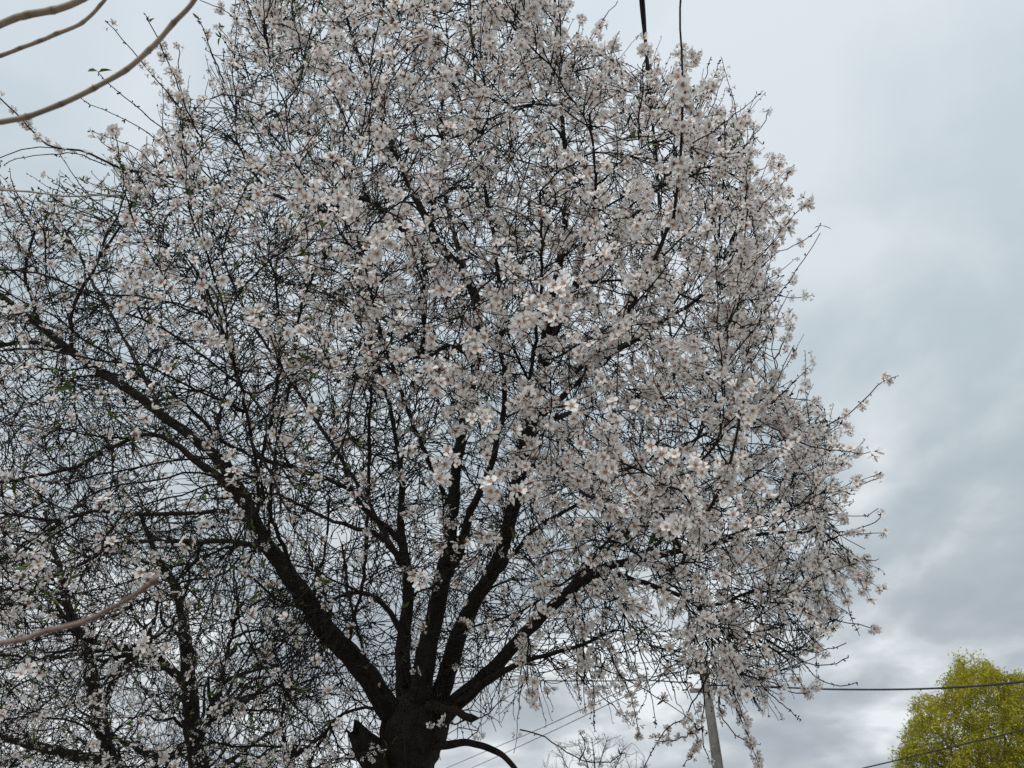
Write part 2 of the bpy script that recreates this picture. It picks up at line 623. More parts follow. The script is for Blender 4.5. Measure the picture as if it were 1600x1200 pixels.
class Bulk:
    """one mesh out of very many copies of small templates"""

    def __init__(self):
        self.v, self.tri, self.quad, self.mt, self.mq, self.a, self.b = [], [], [], [], [], [], []
        self.n = 0

    def add(self, templ, pos, rot, scale, blush):
        V, F, MI, TI = templ
        M = len(pos)
        if not M:
            return
        W = np.einsum('mij,vj->mvi', rot, V) * scale[:, None, None] + pos[:, None]
        off = self.n + np.arange(M)[:, None, None] * len(V)
        for k, dst, mdst in ((3, self.tri, self.mt), (4, self.quad, self.mq)):
            idx = [i for i, f in enumerate(F) if len(f) == k]
            if idx:
                f = np.array([F[i] for i in idx])
                dst.append((off + f[None]).reshape(-1, k))
                mdst.append(np.tile(MI[idx], M))
        self.v.append(W.reshape(-1, 3))
        self.a.append(np.tile(TI, M))
        self.b.append(np.repeat(blush, len(V)))
        self.n += M * len(V)

    def build(self, name, mats, parent):
        if not self.n:
            return None
        faces, mi = [], []
        if self.tri:
            faces.append(np.vstack(self.tri))
            mi.append(np.concatenate(self.mt))
        if self.quad:
            faces.append(np.vstack(self.quad))
            mi.append(np.concatenate(self.mq))
        me = make_mesh(name, np.vstack(self.v), faces, mats, np.concatenate(mi), True,
                       {'tint': np.concatenate(self.a), 'blush': np.concatenate(self.b)})
        o = link_mesh(name, me, parent)
        o['kind'] = 'stuff'
        return o


def bud_template(seed):
    rs = np.random.default_rng(seed)
    V, F = [], []
    for i in range(2):
        a = rs.uniform(0, 6.28)
        el = rs.uniform(0.2, 1.3)
        d = np.array([math.cos(a) * math.cos(el), math.sin(a) * math.cos(el), math.sin(el)])
        x = unit(np.cross(d, [0.3, 0.5, 0.8]))
        y = np.cross(d, x)
        o = len(V)
        ln = rs.uniform(0.7, 1.2)
        w = 0.22
        V += [d * 0.05, d * ln * .6 + x * w, d * ln * .6 - x * w * .5 + y * w * .87, d * ln * .6 - x * w * .5 - y * w * .87, d * ln]
        F += [(o, o + 2, o + 4, o + 1), (o, o + 3, o + 4, o + 2), (o, o + 1, o + 4, o + 3)]
    return np.array(V), F, np.zeros(len(F), int), np.zeros(len(V))


BUDS = [bud_template(s) for s in range(5)]


def leaf_template(bendy):
    st = [(0, 0.02), (0.4, .17), (0.75, .13), (1.0, 0.01)]
    V, F = [], []
    for (t, w) in st:
        z = 0.30 * t - bendy * t * t
        V += [(t, -w, z + 0.10 * w * 3), (t, 0, z), (t, w, z + 0.10 * w * 3)]
    for i in range(3):
        for c in range(2):
            a = i * 3 + c
            F.append((a, a + 3, a + 4, a + 1))
    V = np.array(V)[:, [2, 1, 0]] * np.array([1, 1, 1])       # long axis along Z
    return V, F, np.zeros(len(F), int), np.zeros(len(V))


LEAVES = [leaf_template(b) for b in (0.15, 0.5, 0.9)]


def px_limb(trace, zend=None):
    """trace: list of (px,py,z,width_px) -> points and radii"""
    a = np.array(trace, float)
    pts = np.array([P(*r[:3]) for r in a])
    rad = a[:, 3] * 0.5 * a[:, 2] / F_PX
    return np.hstack([pts, rad[:, None]])


def rough_tube(S, k, amp, seed, flare=0.0):
    """a limb with knobbly uneven surface; S (n,4)"""
    PT, RD = S[None, :, :3].copy(), S[None, :, 3].copy()
    rs = np.random.default_rng(seed)
    n = len(S)
    V, Q = tubes(PT, RD, k)
    V = V.reshape(n, k, 3)
    c = PT[0][:, None]
    nz = rs.normal(0, 1, (n, k))
    nz = 0.5 * nz + 0.25 * (np.roll(nz, 1, 1) + np.roll(nz, -1, 1))
    nz[1:-1] = 0.5 * nz[1:-1] + 0.25 * (nz[:-2] + nz[2:])
    rid = rs.normal(0, 0.6, (1, k)) + np.cumsum(rs.normal(0, 0.12, (n, k)), axis=0)
    V = c + (V - c) * (1 + amp * (nz + 0.6 * rid))[:, :, None]
    return V.reshape(-1, 3), Q


# ------------------------------------------------------------------ the big almond tree
CROWN = [(375, -40), (350, 50), (310, 130), (245, 215), (150, 258), (0, 275), (-200, 270), (-420, 330),
         (-480, 700), (-420, 1100), (-200, 1260), (250, 1290), (520, 1260), (600, 1200), (700, 1180), (790, 1150),
         (870, 1075), (960, 1085), (1060, 1100), (1150, 1110), (1225, 1075), (1275, 1020), (1310, 960), (1345, 890),
         (1352, 810), (1325, 735), (1290, 650), (1235, 570), (1205, 520), (1200, 460), (1238, 395), (1225, 320),
         (1195, 250), (1170, 190), (1110, 125), (1040, 110), (985, 90), (930, 60), (880, 20), (860, -60), (840, -220), (700, -330), (500, -280), (390, -150)]


def crown_depth(px, py, sd):
    """centre depth and half depth of the crown along the ray"""
    zc_ = 3.95 - 0.00028 * (px - 600) - 0.0002 * (600 - py)
    u = np.clip(sd / 420.0, 0, 1)
    hd = 0.30 + 1.62 * np.sqrt(1 - (1 - u) ** 2)
    return zc_, hd


TWIG_DENS = [(230, 270, 150, 60, .45), (330, 130, 70, 130, .5), (60, 300, 140, 60, .5), (220, 1080, 190, 140, .55), (275, 745, 60, 50, 0.03), (520, 835, 45, 40, 0.25), (610, 970, 30, 40, 0.1), (640, 330, 30, 30, .3),
             (545, 1040, 40, 30, 0.2), (555, 1130, 40, 30, .2), (385, 970, 40, 60, .3), (905, 1060, 90, 60, 0.5), (1000, 1050, 90, 60, 0.35),
             (700, 1130, 130, 70, 0.25), (830, 1140, 90, 60, .2), (1040, 960, 30, 20, .2), (700, 700, 120, 200, 0.7)]


def sample_crown(n, zbias=0.0, pad=0.0):
    out = []
    got = 0
    while got < n:
        m = n * 3
        px = rng.uniform(-480, 1420, m)
        py = rng.uniform(-350, 1290, m)
        sd = poly_sd(px, py, CROWN) + pad
        zc_, hd = crown_depth(px, py, sd)
        u = rng.uniform(-1, 1, m)
        w = (hd / 1.95) ** 0.45 * blobs(px, py, 1.0, TWIG_DENS)
        # far outside the frame a thinner sampling is enough
        w = np.where((px < -80) | (py < -60) | (py > 1240), w * 0.45, w)
        rag = 26 + 16 * np.sin(px / 29 + 1.3) * np.sin(py / 23) + 14 * np.sin((px + py) / 47) + 10 * np.sin((px - 2 * py) / 31)
        keep = (sd > rag) & (rng.random(m) < w)
        px, py, z = px[keep], py[keep], (zc_ + u * hd + zbias)[keep]
        z = np.maximum(z, 1.45)
        pts = CAM + z[:, None] * (FWD + RGT * ((px - 800) / F_PX)[:, None] + UPV * ((600 - py) / F_PX)[:, None])
        out.append(pts)
        got += len(pts)
    return np.vstack(out)[:n]


BASE = P(640, 1150, 4.2)
almond = empty('almond_tree', (BASE[0], BASE[1], 0), 'large almond tree in full white blossom filling the middle of the view', 'tree',
               'almond trees in blossom')

# trunk: from the ground up to the fork
tr = [(BASE[0] + 0.05, BASE[1] + 0.10, -0.15, 0.36), (BASE[0] + 0.03, BASE[1] + 0.06, 0.12, 0.27), (BASE[0] - 0.0, BASE[1] + 0.02, 0.7, 0.195),
      (*P(634, 1240, 4.22), 0.165), (*P(640, 1170, 4.2), 0.185), (*P(652, 1125, 4.18), 0.205), (*P(655, 1098, 4.17), 0.15), (*P(655, 1080, 4.17), 0.05)]
tr = spline(tr, 130)
tr[:, 3] *= np.where(tr[:, 2] > 1.2, 0.86, 0.93)
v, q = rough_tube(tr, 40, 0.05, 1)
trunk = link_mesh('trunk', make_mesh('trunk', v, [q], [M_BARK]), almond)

LIMBS = {
    'L1': [(640, 1135, 4.2, 60), (605, 1100, 4.15, 58), (560, 1040, 4.1, 52), (505, 980, 4.05, 50), (470, 925, 4.0, 44), (438, 880, 4.0, 39), (410, 840, 4.0, 36),
           (386, 792, 4.0, 35), (366, 752, 4.02, 27), (335, 712, 4.05, 25), (295, 678, 4.1, 23), (255, 650, 4.12, 21), (205, 612, 4.15, 21), (155, 580, 4.2, 21),
           (105, 545, 4.2, 19), (55, 503, 4.2, 16), (0, 462, 4.2, 14), (-90, 410, 4.2, 11), (-200, 350, 4.15, 8)],
    'L1u': [(388, 798, 4.0, 24), (350, 750, 3.97, 22), (310, 724, 3.95, 19), (270, 690, 3.95, 14), (222, 680, 3.95, 11), (172, 703, 3.95, 9), (120, 728, 3.95, 9), (55, 744, 3.95, 8), (-20, 754, 3.95, 7), (-150, 740, 3.95, 5)],
    'L1b': [(402, 818, 4.0, 18), (345, 800, 3.95, 12), (280, 803, 3.9, 12), (220, 803, 3.85, 10), (150, 800, 3.8, 9), (90, 812, 3.75, 8), (0, 800, 3.7, 7), (-100, 770, 3.7, 5)],
    'L1c': [(420, 862, 4.0, 18), (370, 846, 4.05, 13), (300, 846, 4.1, 12), (240, 845, 4.15, 10), (185, 852, 4.2, 9), (140, 875, 4.25, 8), (70, 905, 4.3, 7), (-20, 930, 4.3, 6)],
    'L1d': [(110, 552, 4.2, 13), (75, 540, 4.25, 12), (35, 535, 4.3, 11), (-40, 545, 4.3, 10), (-150, 530, 4.4, 7)],
    'A': [(645, 1150, 4.22, 50), (632, 1090, 4.25, 42), (632, 1000, 4.3, 36), (637, 950, 4.32, 30), (637, 900, 4.35, 26), (630, 862, 4.38, 23), (625, 825, 4.4, 20), (628, 765, 4.45, 16),
          (624, 715, 4.5, 13), (612, 650, 4.55, 11), (590, 560, 4.6, 9), (575, 470, 4.65, 7), (560, 380, 4.7, 6)],
    'A1': [(628, 848, 4.38, 18), (606, 826, 4.35, 16), (580, 806, 4.3, 13), (560, 780, 4.28, 11), (545, 764, 4.25, 10), (500, 744, 4.2, 12), (445, 727, 4.15, 12), (405, 715, 4.1, 11), (350, 690, 4.0, 9), (300, 640, 3.9, 8), (250, 600, 3.8, 6)],
    'A2': [(632, 880, 4.35, 18), (605, 847, 4.4, 15), (575, 830, 4.45, 13), (545, 823, 4.5, 11), (515, 812, 4.55, 9), (470, 790, 4.6, 8), (420, 770, 4.7, 7), (340, 780, 4.8, 5)],
    'A3': [(630, 1000, 4.3, 16), (615, 965, 4.32, 15), (592, 940, 4.35, 13), (565, 925, 4.4, 11), (530, 934, 4.45, 9), (490, 948, 4.5, 8), (440, 940, 4.55, 7), (390, 900, 4.6, 6)],
    'B': [(655, 1150, 4.15, 60), (660, 1060, 4.12, 56), (672, 1000, 4.1, 50), (682, 950, 4.08, 44), (692, 900, 4.05, 40), (702, 850, 4.02, 35), (707, 800, 4.0, 31), (711, 750, 4.0, 27),
          (717, 700, 4.0, 25), (728, 640, 4.0, 23), (742, 580, 4.0, 22), (748, 520, 4.0, 23), (740, 460, 4.0, 24), (714, 415, 4.0, 23), (688, 385, 4.0, 21), (668, 345, 4.0, 18), (640, 290, 4.05, 15), (605, 205, 4.1, 12), (565, 100, 4.1, 9), (535, 0, 4.1, 7), (510, -110, 4.1, 5)],
    'B1': [(700, 900, 4.05, 26), (716, 870, 4.0, 26), (732, 812, 3.95, 22), (748, 772, 3.9, 19), (764, 735, 3.9, 17), (777, 685, 3.9, 16), (788, 620, 3.9, 14), (782, 500, 3.85, 12), (772, 380, 3.8, 11), (752, 250, 3.8, 9), (740, 100, 3.8, 7), (732, -60, 3.8, 5)],
    'B2': [(660, 560, 4.05, 12), (664, 450, 4.0, 15), (660, 402, 4.0, 15), (640, 370, 4.0, 15), (606, 335, 4.0, 14), (574, 310, 3.98, 13), (545, 316, 3.95, 12), (500, 330, 3.9, 10), (420, 302, 3.8, 9), (300, 282, 3.7, 7), (200, 266, 3.65, 6), (130, 236, 3.6, 5), (75, 228, 3.6, 4.5), (38, 190, 3.6, 4), (0, 154, 3.6, 3.5)],
    'B3': [(742, 560, 4.0, 14), (700, 540, 4.05, 12), (662, 560, 4.05, 11), (630, 520, 4.1, 9), (560, 470, 4.1, 8)],
    'C': [(670, 1150, 4.18, 60), (697, 1060, 4.2, 48), (714, 1000, 4.2, 44), (736, 950, 4.2, 40), (764, 900, 4.2, 37), (786, 850, 4.2, 34), (802, 790, 4.2, 32), (818, 720, 4.2, 31), (836, 650, 4.2, 31), (846, 590, 4.2, 28),
          (856, 510, 4.2, 23), (872, 420, 4.2, 19), (886, 310, 4.2, 15), (880, 200, 4.2, 11), (872, 80, 4.2, 8), (862, -60, 4.2, 5)],
    'C1': [(850, 560, 4.2, 18), (890, 470, 4.2, 16), (940, 400, 4.2, 13), (1000, 325, 4.2, 10), (1055, 260, 4.2, 8), (1110, 195, 4.2, 5)],
    'C2': [(836, 660, 4.2, 18), (900, 600, 4.15, 15), (980, 540, 4.1, 12), (1070, 480, 4.0, 9), (1150, 425, 4.0, 6)],
    'C3': [(818, 730, 4.2, 18), (872, 728, 4.0, 14), (903, 764, 3.8, 11), (936, 784, 3.5, 10), (962, 812, 3.3, 10), (985, 852, 3.1, 10), (1005, 875, 2.9, 9), (1050, 889, 2.7, 9), (1076, 858, 2.5, 9), (1102, 808, 2.35, 9), (1132, 748, 2.2, 8), (1147, 695, 2.1, 7), (1165, 615, 2.0, 6)],
    'C4': [(740, 950, 4.2, 16), (790, 880, 4.1, 12), (840, 825, 4.05, 11), (900, 790, 4.0, 9), (980, 735, 3.9, 8), (1060, 700, 3.85, 7), (1160, 650, 3.8, 5.5), (1240, 615, 3.8, 4.5)],
    'D': [(675, 1140, 4.15, 50), (712, 1095, 4.1, 34), (745, 1067, 4.05, 32), (778, 1038, 4.0, 31), (815, 995, 3.95, 29), (862, 948, 3.9, 27), (912, 905, 3.85, 25), (958, 882, 3.8, 20), (1030, 868, 3.75, 15), (1110, 850, 3.7, 11), (1190, 835, 3.7, 8), (1280, 830, 3.7, 5)],
    'D3': [(690, 1130, 4.1, 30), (735, 1085, 4.0, 24), (775, 1055, 3.92, 18), (830, 1030, 3.85, 12), (900, 1010, 3.75, 9), (960, 985, 3.7, 7)],
    'D1': [(665, 1105, 4.1, 28), (700, 1108, 4.0, 23), (725, 1116, 3.93, 20), (738, 1121, 3.9, 21), (744, 1123, 3.89, 13), (747, 1122, 3.885, 5)],
    'D2': [(655, 1168, 4.1, 30), (695, 1163, 4.05, 22), (730, 1160, 4.0, 18), (765, 1170, 3.95, 17), (795, 1190, 3.9, 14), (830, 1235, 3.85, 13), (880, 1290, 3.8, 8)],
    'D4': [(940, 893, 3.83, 18), (1000, 908, 3.8, 14), (1060, 930, 3.75, 12), (1110, 958, 3.7, 10), (1170, 990, 3.7, 8), (1230, 1030, 3.65, 5)],
    'D5': [(1060, 930, 3.75, 9), (1100, 945, 3.7, 12), (1125, 942, 3.7, 8), (1170, 925, 3.6, 7), (1230, 905, 3.6, 5)],
    'S1': [(880, 600, 3.6, 9), (940, 545, 2.9, 9), (977, 495, 2.5, 9), (1000, 452, 2.3, 10), (1030, 390, 2.15, 11.5), (1050, 338, 2.05, 10), (1060, 275, 2.0, 8.5), (1063, 200, 1.95, 7.5), (1066, 100, 1.92, 6), (1064, 0, 1.9, 5), (1062, -60, 1.88, 4)],
    'S2': [(545, 1005, 4.05, 9), (556, 955, 3.95, 9), (568, 900, 3.85, 9), (575, 800, 3.7, 9), (577, 680, 3.55, 8), (580, 540, 3.4, 7), (560, 400, 3.3, 5)],
    'S3': [(605, 1112, 4.1, 8), (577, 1045, 4.0, 8), (557, 980, 3.9, 7), (545, 925, 3.8, 6), (535, 850, 3.7, 5)],
    'S4': [(403, 800, 3.95, 9), (405, 735, 3.8, 9), (424, 655, 3.65, 9), (433, 590, 3.55, 8), (437, 530, 3.5, 7), (430, 430, 3.4, 6)],
    'S5': [(420, 850, 3.98, 8), (425, 740, 3.9, 8), (445, 640, 3.8, 7.5), (460, 560, 3.7, 7), (470, 480, 3.6, 7), (490, 430, 3.5, 8), (512, 395, 3.4, 8), (519, 330, 3.35, 7), (520, 240, 3.3, 5)],
    'S6': [(112, 545, 4.2, 10), (115, 480, 4.2, 9), (150, 415, 4.2, 8), (190, 350, 4.15, 6), (215, 300, 4.1, 4)],
    'S7': [(60, 505, 4.2, 10), (48, 460, 4.2, 9), (38, 420, 4.15, 7), (60, 350, 4.1, 5)],
    'S8': [(490, 965, 4.05, 10), (488, 945, 3.95, 9), (496, 905, 3.9, 8), (510, 850, 3.8, 7), (516, 780, 3.7, 6)],
    'H1': [(600, 1112, 4.1, 10), (566, 1106, 4.05, 8), (528, 1122, 4.0, 8), (503, 1150, 3.98, 9), (465, 1177, 3.95, 11), (447, 1162, 3.93, 10), (438, 1135, 3.9, 9), (445, 1090, 3.9, 7)],
    'N1': [(786, 850, 4.2, 16), (812, 700, 3.5, 12), (832, 560, 3.0, 9.5), (846, 440, 2.6, 8), (842, 300, 2.3, 6)],
    'N2': [(862, 948, 3.9, 15), (960, 850, 3.4, 11), (1050, 770, 2.9, 8), (1130, 680, 2.45, 6)],
    'N3': [(470, 925, 4.0, 13), (415, 780, 3.4, 9), (375, 600, 2.9, 8), (330, 470, 2.5, 6), (290, 400, 2.3, 5)],
    'N4': [(707, 800, 4.0, 14), (640, 650, 3.3, 10), (590, 500, 2.8, 8), (560, 380, 2.5, 6), (540, 280, 2.3, 5)],
    'N5': [(848, 580, 4.2, 16), (900, 430, 3.5, 11), (930, 300, 3.0, 8), (920, 180, 2.7, 6)],
    'F1': [(735, 450, 4.0, 14), (700, 330, 4.5, 11), (690, 200, 4.9, 8), (700, 60, 5.1, 6)],
    'F2': [(836, 660, 4.2, 16), (920, 640, 4.7, 12), (1020, 620, 5.0, 9), (1130, 640, 5.1, 6)],
    'F3': [(637, 900, 4.35, 14), (560, 760, 4.9, 11), (470, 620, 5.2, 8), (380, 480, 5.4, 6), (330, 350, 5.4, 4)],
    'F4': [(255, 650, 4.12, 13), (200, 540, 4.6, 9), (140, 430, 4.9, 7), (90, 340, 5.0, 5)],
    'F5': [(912, 905, 3.85, 14), (1010, 860, 4.3, 10), (1110, 790, 4.6, 7), (1210, 720, 4.7, 5)],
}

skel = Skeleton()
THIN = []
for name, trc in LIMBS.items():
    raw = px_limb(trc)
    ln = np.linalg.norm(np.diff(raw[:, :3], axis=0), axis=1).sum()
    S = spline(raw, max(10, int(ln / (0.022 if raw[0, 3] > 0.05 else 0.05))))
    S[:, 3] = np.maximum(S[:, 3] * (0.58 if name in ('S1', 'C3') else 0.61), 0.0025)
    jit = rng.normal(0, 1, (len(S), 3)) * (0.10 * S[:, 3:4] + 0.002)
    for _ in range(3 if raw[0, 3] > 0.05 else 0):
        jit[1:-1] = 0.5 * jit[1:-1] + 0.25 * (jit[:-2] + jit[2:])
    jit[0] = 0
    S[:, :3] += jit
    k = 24 if S[0, 3] > 0.05 else (9 if S[0, 3] > 0.03 else 7)
    v, q = rough_tube(S, k, 0.085 if k > 9 else 0.05, hash(name) % 977 if False else len(name) * 31 + int(trc[0][0]))
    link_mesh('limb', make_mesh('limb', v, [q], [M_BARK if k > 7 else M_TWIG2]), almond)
    sl_ = np.linspace(0, ln, len(S))
    S[:, 3] *= 1 + 0.30 * np.exp(-(sl_ / (2.5 * S[0, 3] + 0.02)) ** 2)
    th = S[S[:, 3] < (0.0078 if name in ('S1', 'C3') else 0.010)]
    if name == 'S1':
        th = th[proj(th[:, :3])[1] > 85]        # its tip is bare
    if len(th) > 5:
        THIN.append(spline(th[:, :3], 26))
    s0 = 0 if S[0, 3] < 0.04 else int(len(S) * 0.25)
    skel.add(S[s0:, :3], S[s0:, 3])

# the broken stub left of the fork: jagged hollow end
st = px_limb([(615, 1225, 4.2, 66), (594, 1195, 4.12, 54), (576, 1172, 4.08, 46), (563, 1154, 4.05, 34), (557, 1142, 4.04, 24)])
st = spline(st, 12)
v, q = rough_tube(st, 14, 0.08, 77)
v = v.reshape(12, 14, 3)
ax = unit(st[-1, :3] - st[-3, :3])
v[-1] += ax * (np.array([.06, .02, -.01, .0, .03, .075, .03, -.015, .0, .02, .045, .01, -.01, .03])[:, None] * 0.8)
inner = v[-1] * 0.55 + v[-1].mean(0) * 0.45 - ax * 0.07
vv = np.vstack([v.reshape(-1, 3), inner, inner.mean(0)[None] - ax * 0.02])
o1, o2, o3 = 11 * 14, 12 * 14, 13 * 14
q2 = np.array([(o1 + i, o1 + (i + 1) % 14, o2 + (i + 1) % 14, o2 + i) for i in range(14)])
t2 = np.array([(o2 + i, o2 + (i + 1) % 14, o3) for i in range(14)])
stub = link_mesh('broken_stub', make_mesh('broken_stub', vv, [np.vstack([q, q2]), t2], [M_BARK]), almond)
stub['label'] = 'jagged broken limb stub beside the fork'

# ---- level 1 branches
branch_objs = []


def branch_objects(PT, RD, k, mat, limit):
    order = np.argsort(-RD[:, 0])[:limit]
    for i in order:
        v, q = tubes(PT[i:i + 1], RD[i:i + 1], k)
        link_mesh('branch', make_mesh('branch', v, [q], [mat]), almond)
    return np.setdiff1d(np.arange(len(PT)), order)


def taper(d, r0, r1, n, pw=0.8):
    t = np.linspace(0, 1, n)[None] ** pw
    return r0[:, None] * (1 - t) + r1[:, None] * t


def crown_clip(PT, pad):
    """cull branches that leave the crown"""
    mid = PT[:, PT.shape[1] // 2:]
    px, py, z = proj(mid.reshape(-1, 3))
    sd = poly_sd(px, py, CROWN).reshape(len(PT), -1)
    return (sd.min(1) > -pad) & (z.reshape(len(PT), -1).min(1) > 1.2)


def stout(PT):
    px, py, z = proj(PT[:, -1])
    zc_, hd = crown_depth(px, py, np.maximum(poly_sd(px, py, CROWN), 0))
    return 1.0 + 0.75 * np.clip((z - zc_) / hd + 0.35, 0, 1)


TW_P, TW_R = [], []          # stuff twigs: (PT, RD, sides)
for cnt in (120, 210):
    NP, NT, NR = skel.arrays()
    Q = sample_crown(cnt)
    PT, d, r0 = grow(Q, NP, NT, NR, 12, 0.15, 1.5, 0.8, 0.028, 0.03)
    ok = crown_clip(PT, 30)
    PT, d, r0 = PT[ok], d[ok], r0[ok]
    RD = taper(d, np.minimum(r0 * 0.7, 0.005 + 0.0085 * d), np.full(len(d), 0.0030), 12)
    branch_objects(PT, RD, 6, M_TWIG, 140)
    skel.add(PT, RD)

# ---- level 2
for cnt in (1300, 2000):
    NP, NT, NR = skel.arrays()
    m = NR < 0.03
    Q = sample_crown(cnt, 0, 6)
    PT, d, r0 = grow(Q, NP[m], NT[m], NR[m], 9, 0.06, 0.9, 0.7, 0.035, 0.04, 0.25)
    ok = crown_clip(PT, 25)
    PT, d, r0 = PT[ok], d[ok], r0[ok]
    RD = taper(d, np.minimum(r0 * 0.75, 0.0030 + 0.0045 * d), np.full(len(d), 0.0018), 9)
    TW_P.append((PT, RD, 4))
    skel.add(PT, RD)
L2 = TW_P[:]

# ---- long straight shoots, mostly on the near and outer side
NP, NT, NR = skel.arrays()
m = (NR < 0.025) & (NR > 0.002)
Q = sample_crown(1500, 0, 0)
px, py, z = proj(Q)
zc_, hd = crown_depth(px, py, poly_sd(px, py, CROWN))
Q = Q[((z - zc_) / hd < -0.45)][:330]
PT, d, r0 = grow(Q, NP[m], NT[m], NR[m], 12, 0.25, 1.3, 0.5, 0.010, 0.10, 0.5)
ok = crown_clip(PT, 35)
PT, d, r0 = PT[ok], d[ok], r0[ok]
RD = taper(d, np.minimum(r0 * 0.8, 0.0028 + 0.0035 * d), np.full(len(d), 0.0016), 12)
TW_P.append((PT, RD, 4))
LSH = PT
skel.add(PT, RD)

# ---- level 3: fine twigs, a part of them hanging
NP, NT, NR = skel.arrays()
m = NR < 0.016
NP, NT, NR = NP[m], NT[m], NR[m]
Q = sample_crown(16500, 0, 10)
PT, d, r0 = grow(Q, NP, NT, NR, 6, 0.03, 0.5, 0.6, 0.032, 0.03, 0.7)
ok = crown_clip(PT, 26)
PT, d, r0 = PT[ok], d[ok], r0[ok]
RD = taper(d, np.minimum(r0 * 0.8, 0.0025 + 0.0020 * d), np.full(len(d), 0.0014), 6)
RD *= stout(PT)[:, None]
TW_P.append((PT, RD, 3))
L3 = (PT, RD)

# ---- tangled bare twigs in the lower left and round the fork
dens_bare = [(180, 740, 340, 300, 1.0), (470, 1040, 120, 150, .6), (600, 720, 240, 280, 1.5), (600, 380, 240, 150, 1.5), (1160, 1000, 120, 90, 1.2)]
Q = sample_crown(22000, 0.25)
px, py, _ = proj(Q)
Q = Q[rng.random(len(Q)) < 0.55 * blobs(px, py, 0.22, dens_bare)]
NB, NTB, NRB = NP, NT, NR
PT, d, r0 = grow(Q, NB, NTB, NRB, 6, 0.05, 0.55, 0.8, 0.05, -0.10, 0.9)
ok = crown_clip(PT, 15)
PT, d, r0 = PT[ok], d[ok], r0[ok]
RD = taper(d, np.minimum(r0 * 0.8, 0.0023 + 0.0018 * d), np.full(len(d), 0.0013), 6)
RD *= stout(PT)[:, None]
TW_P.append((PT, RD, 3))
LBARE = (PT, RD)

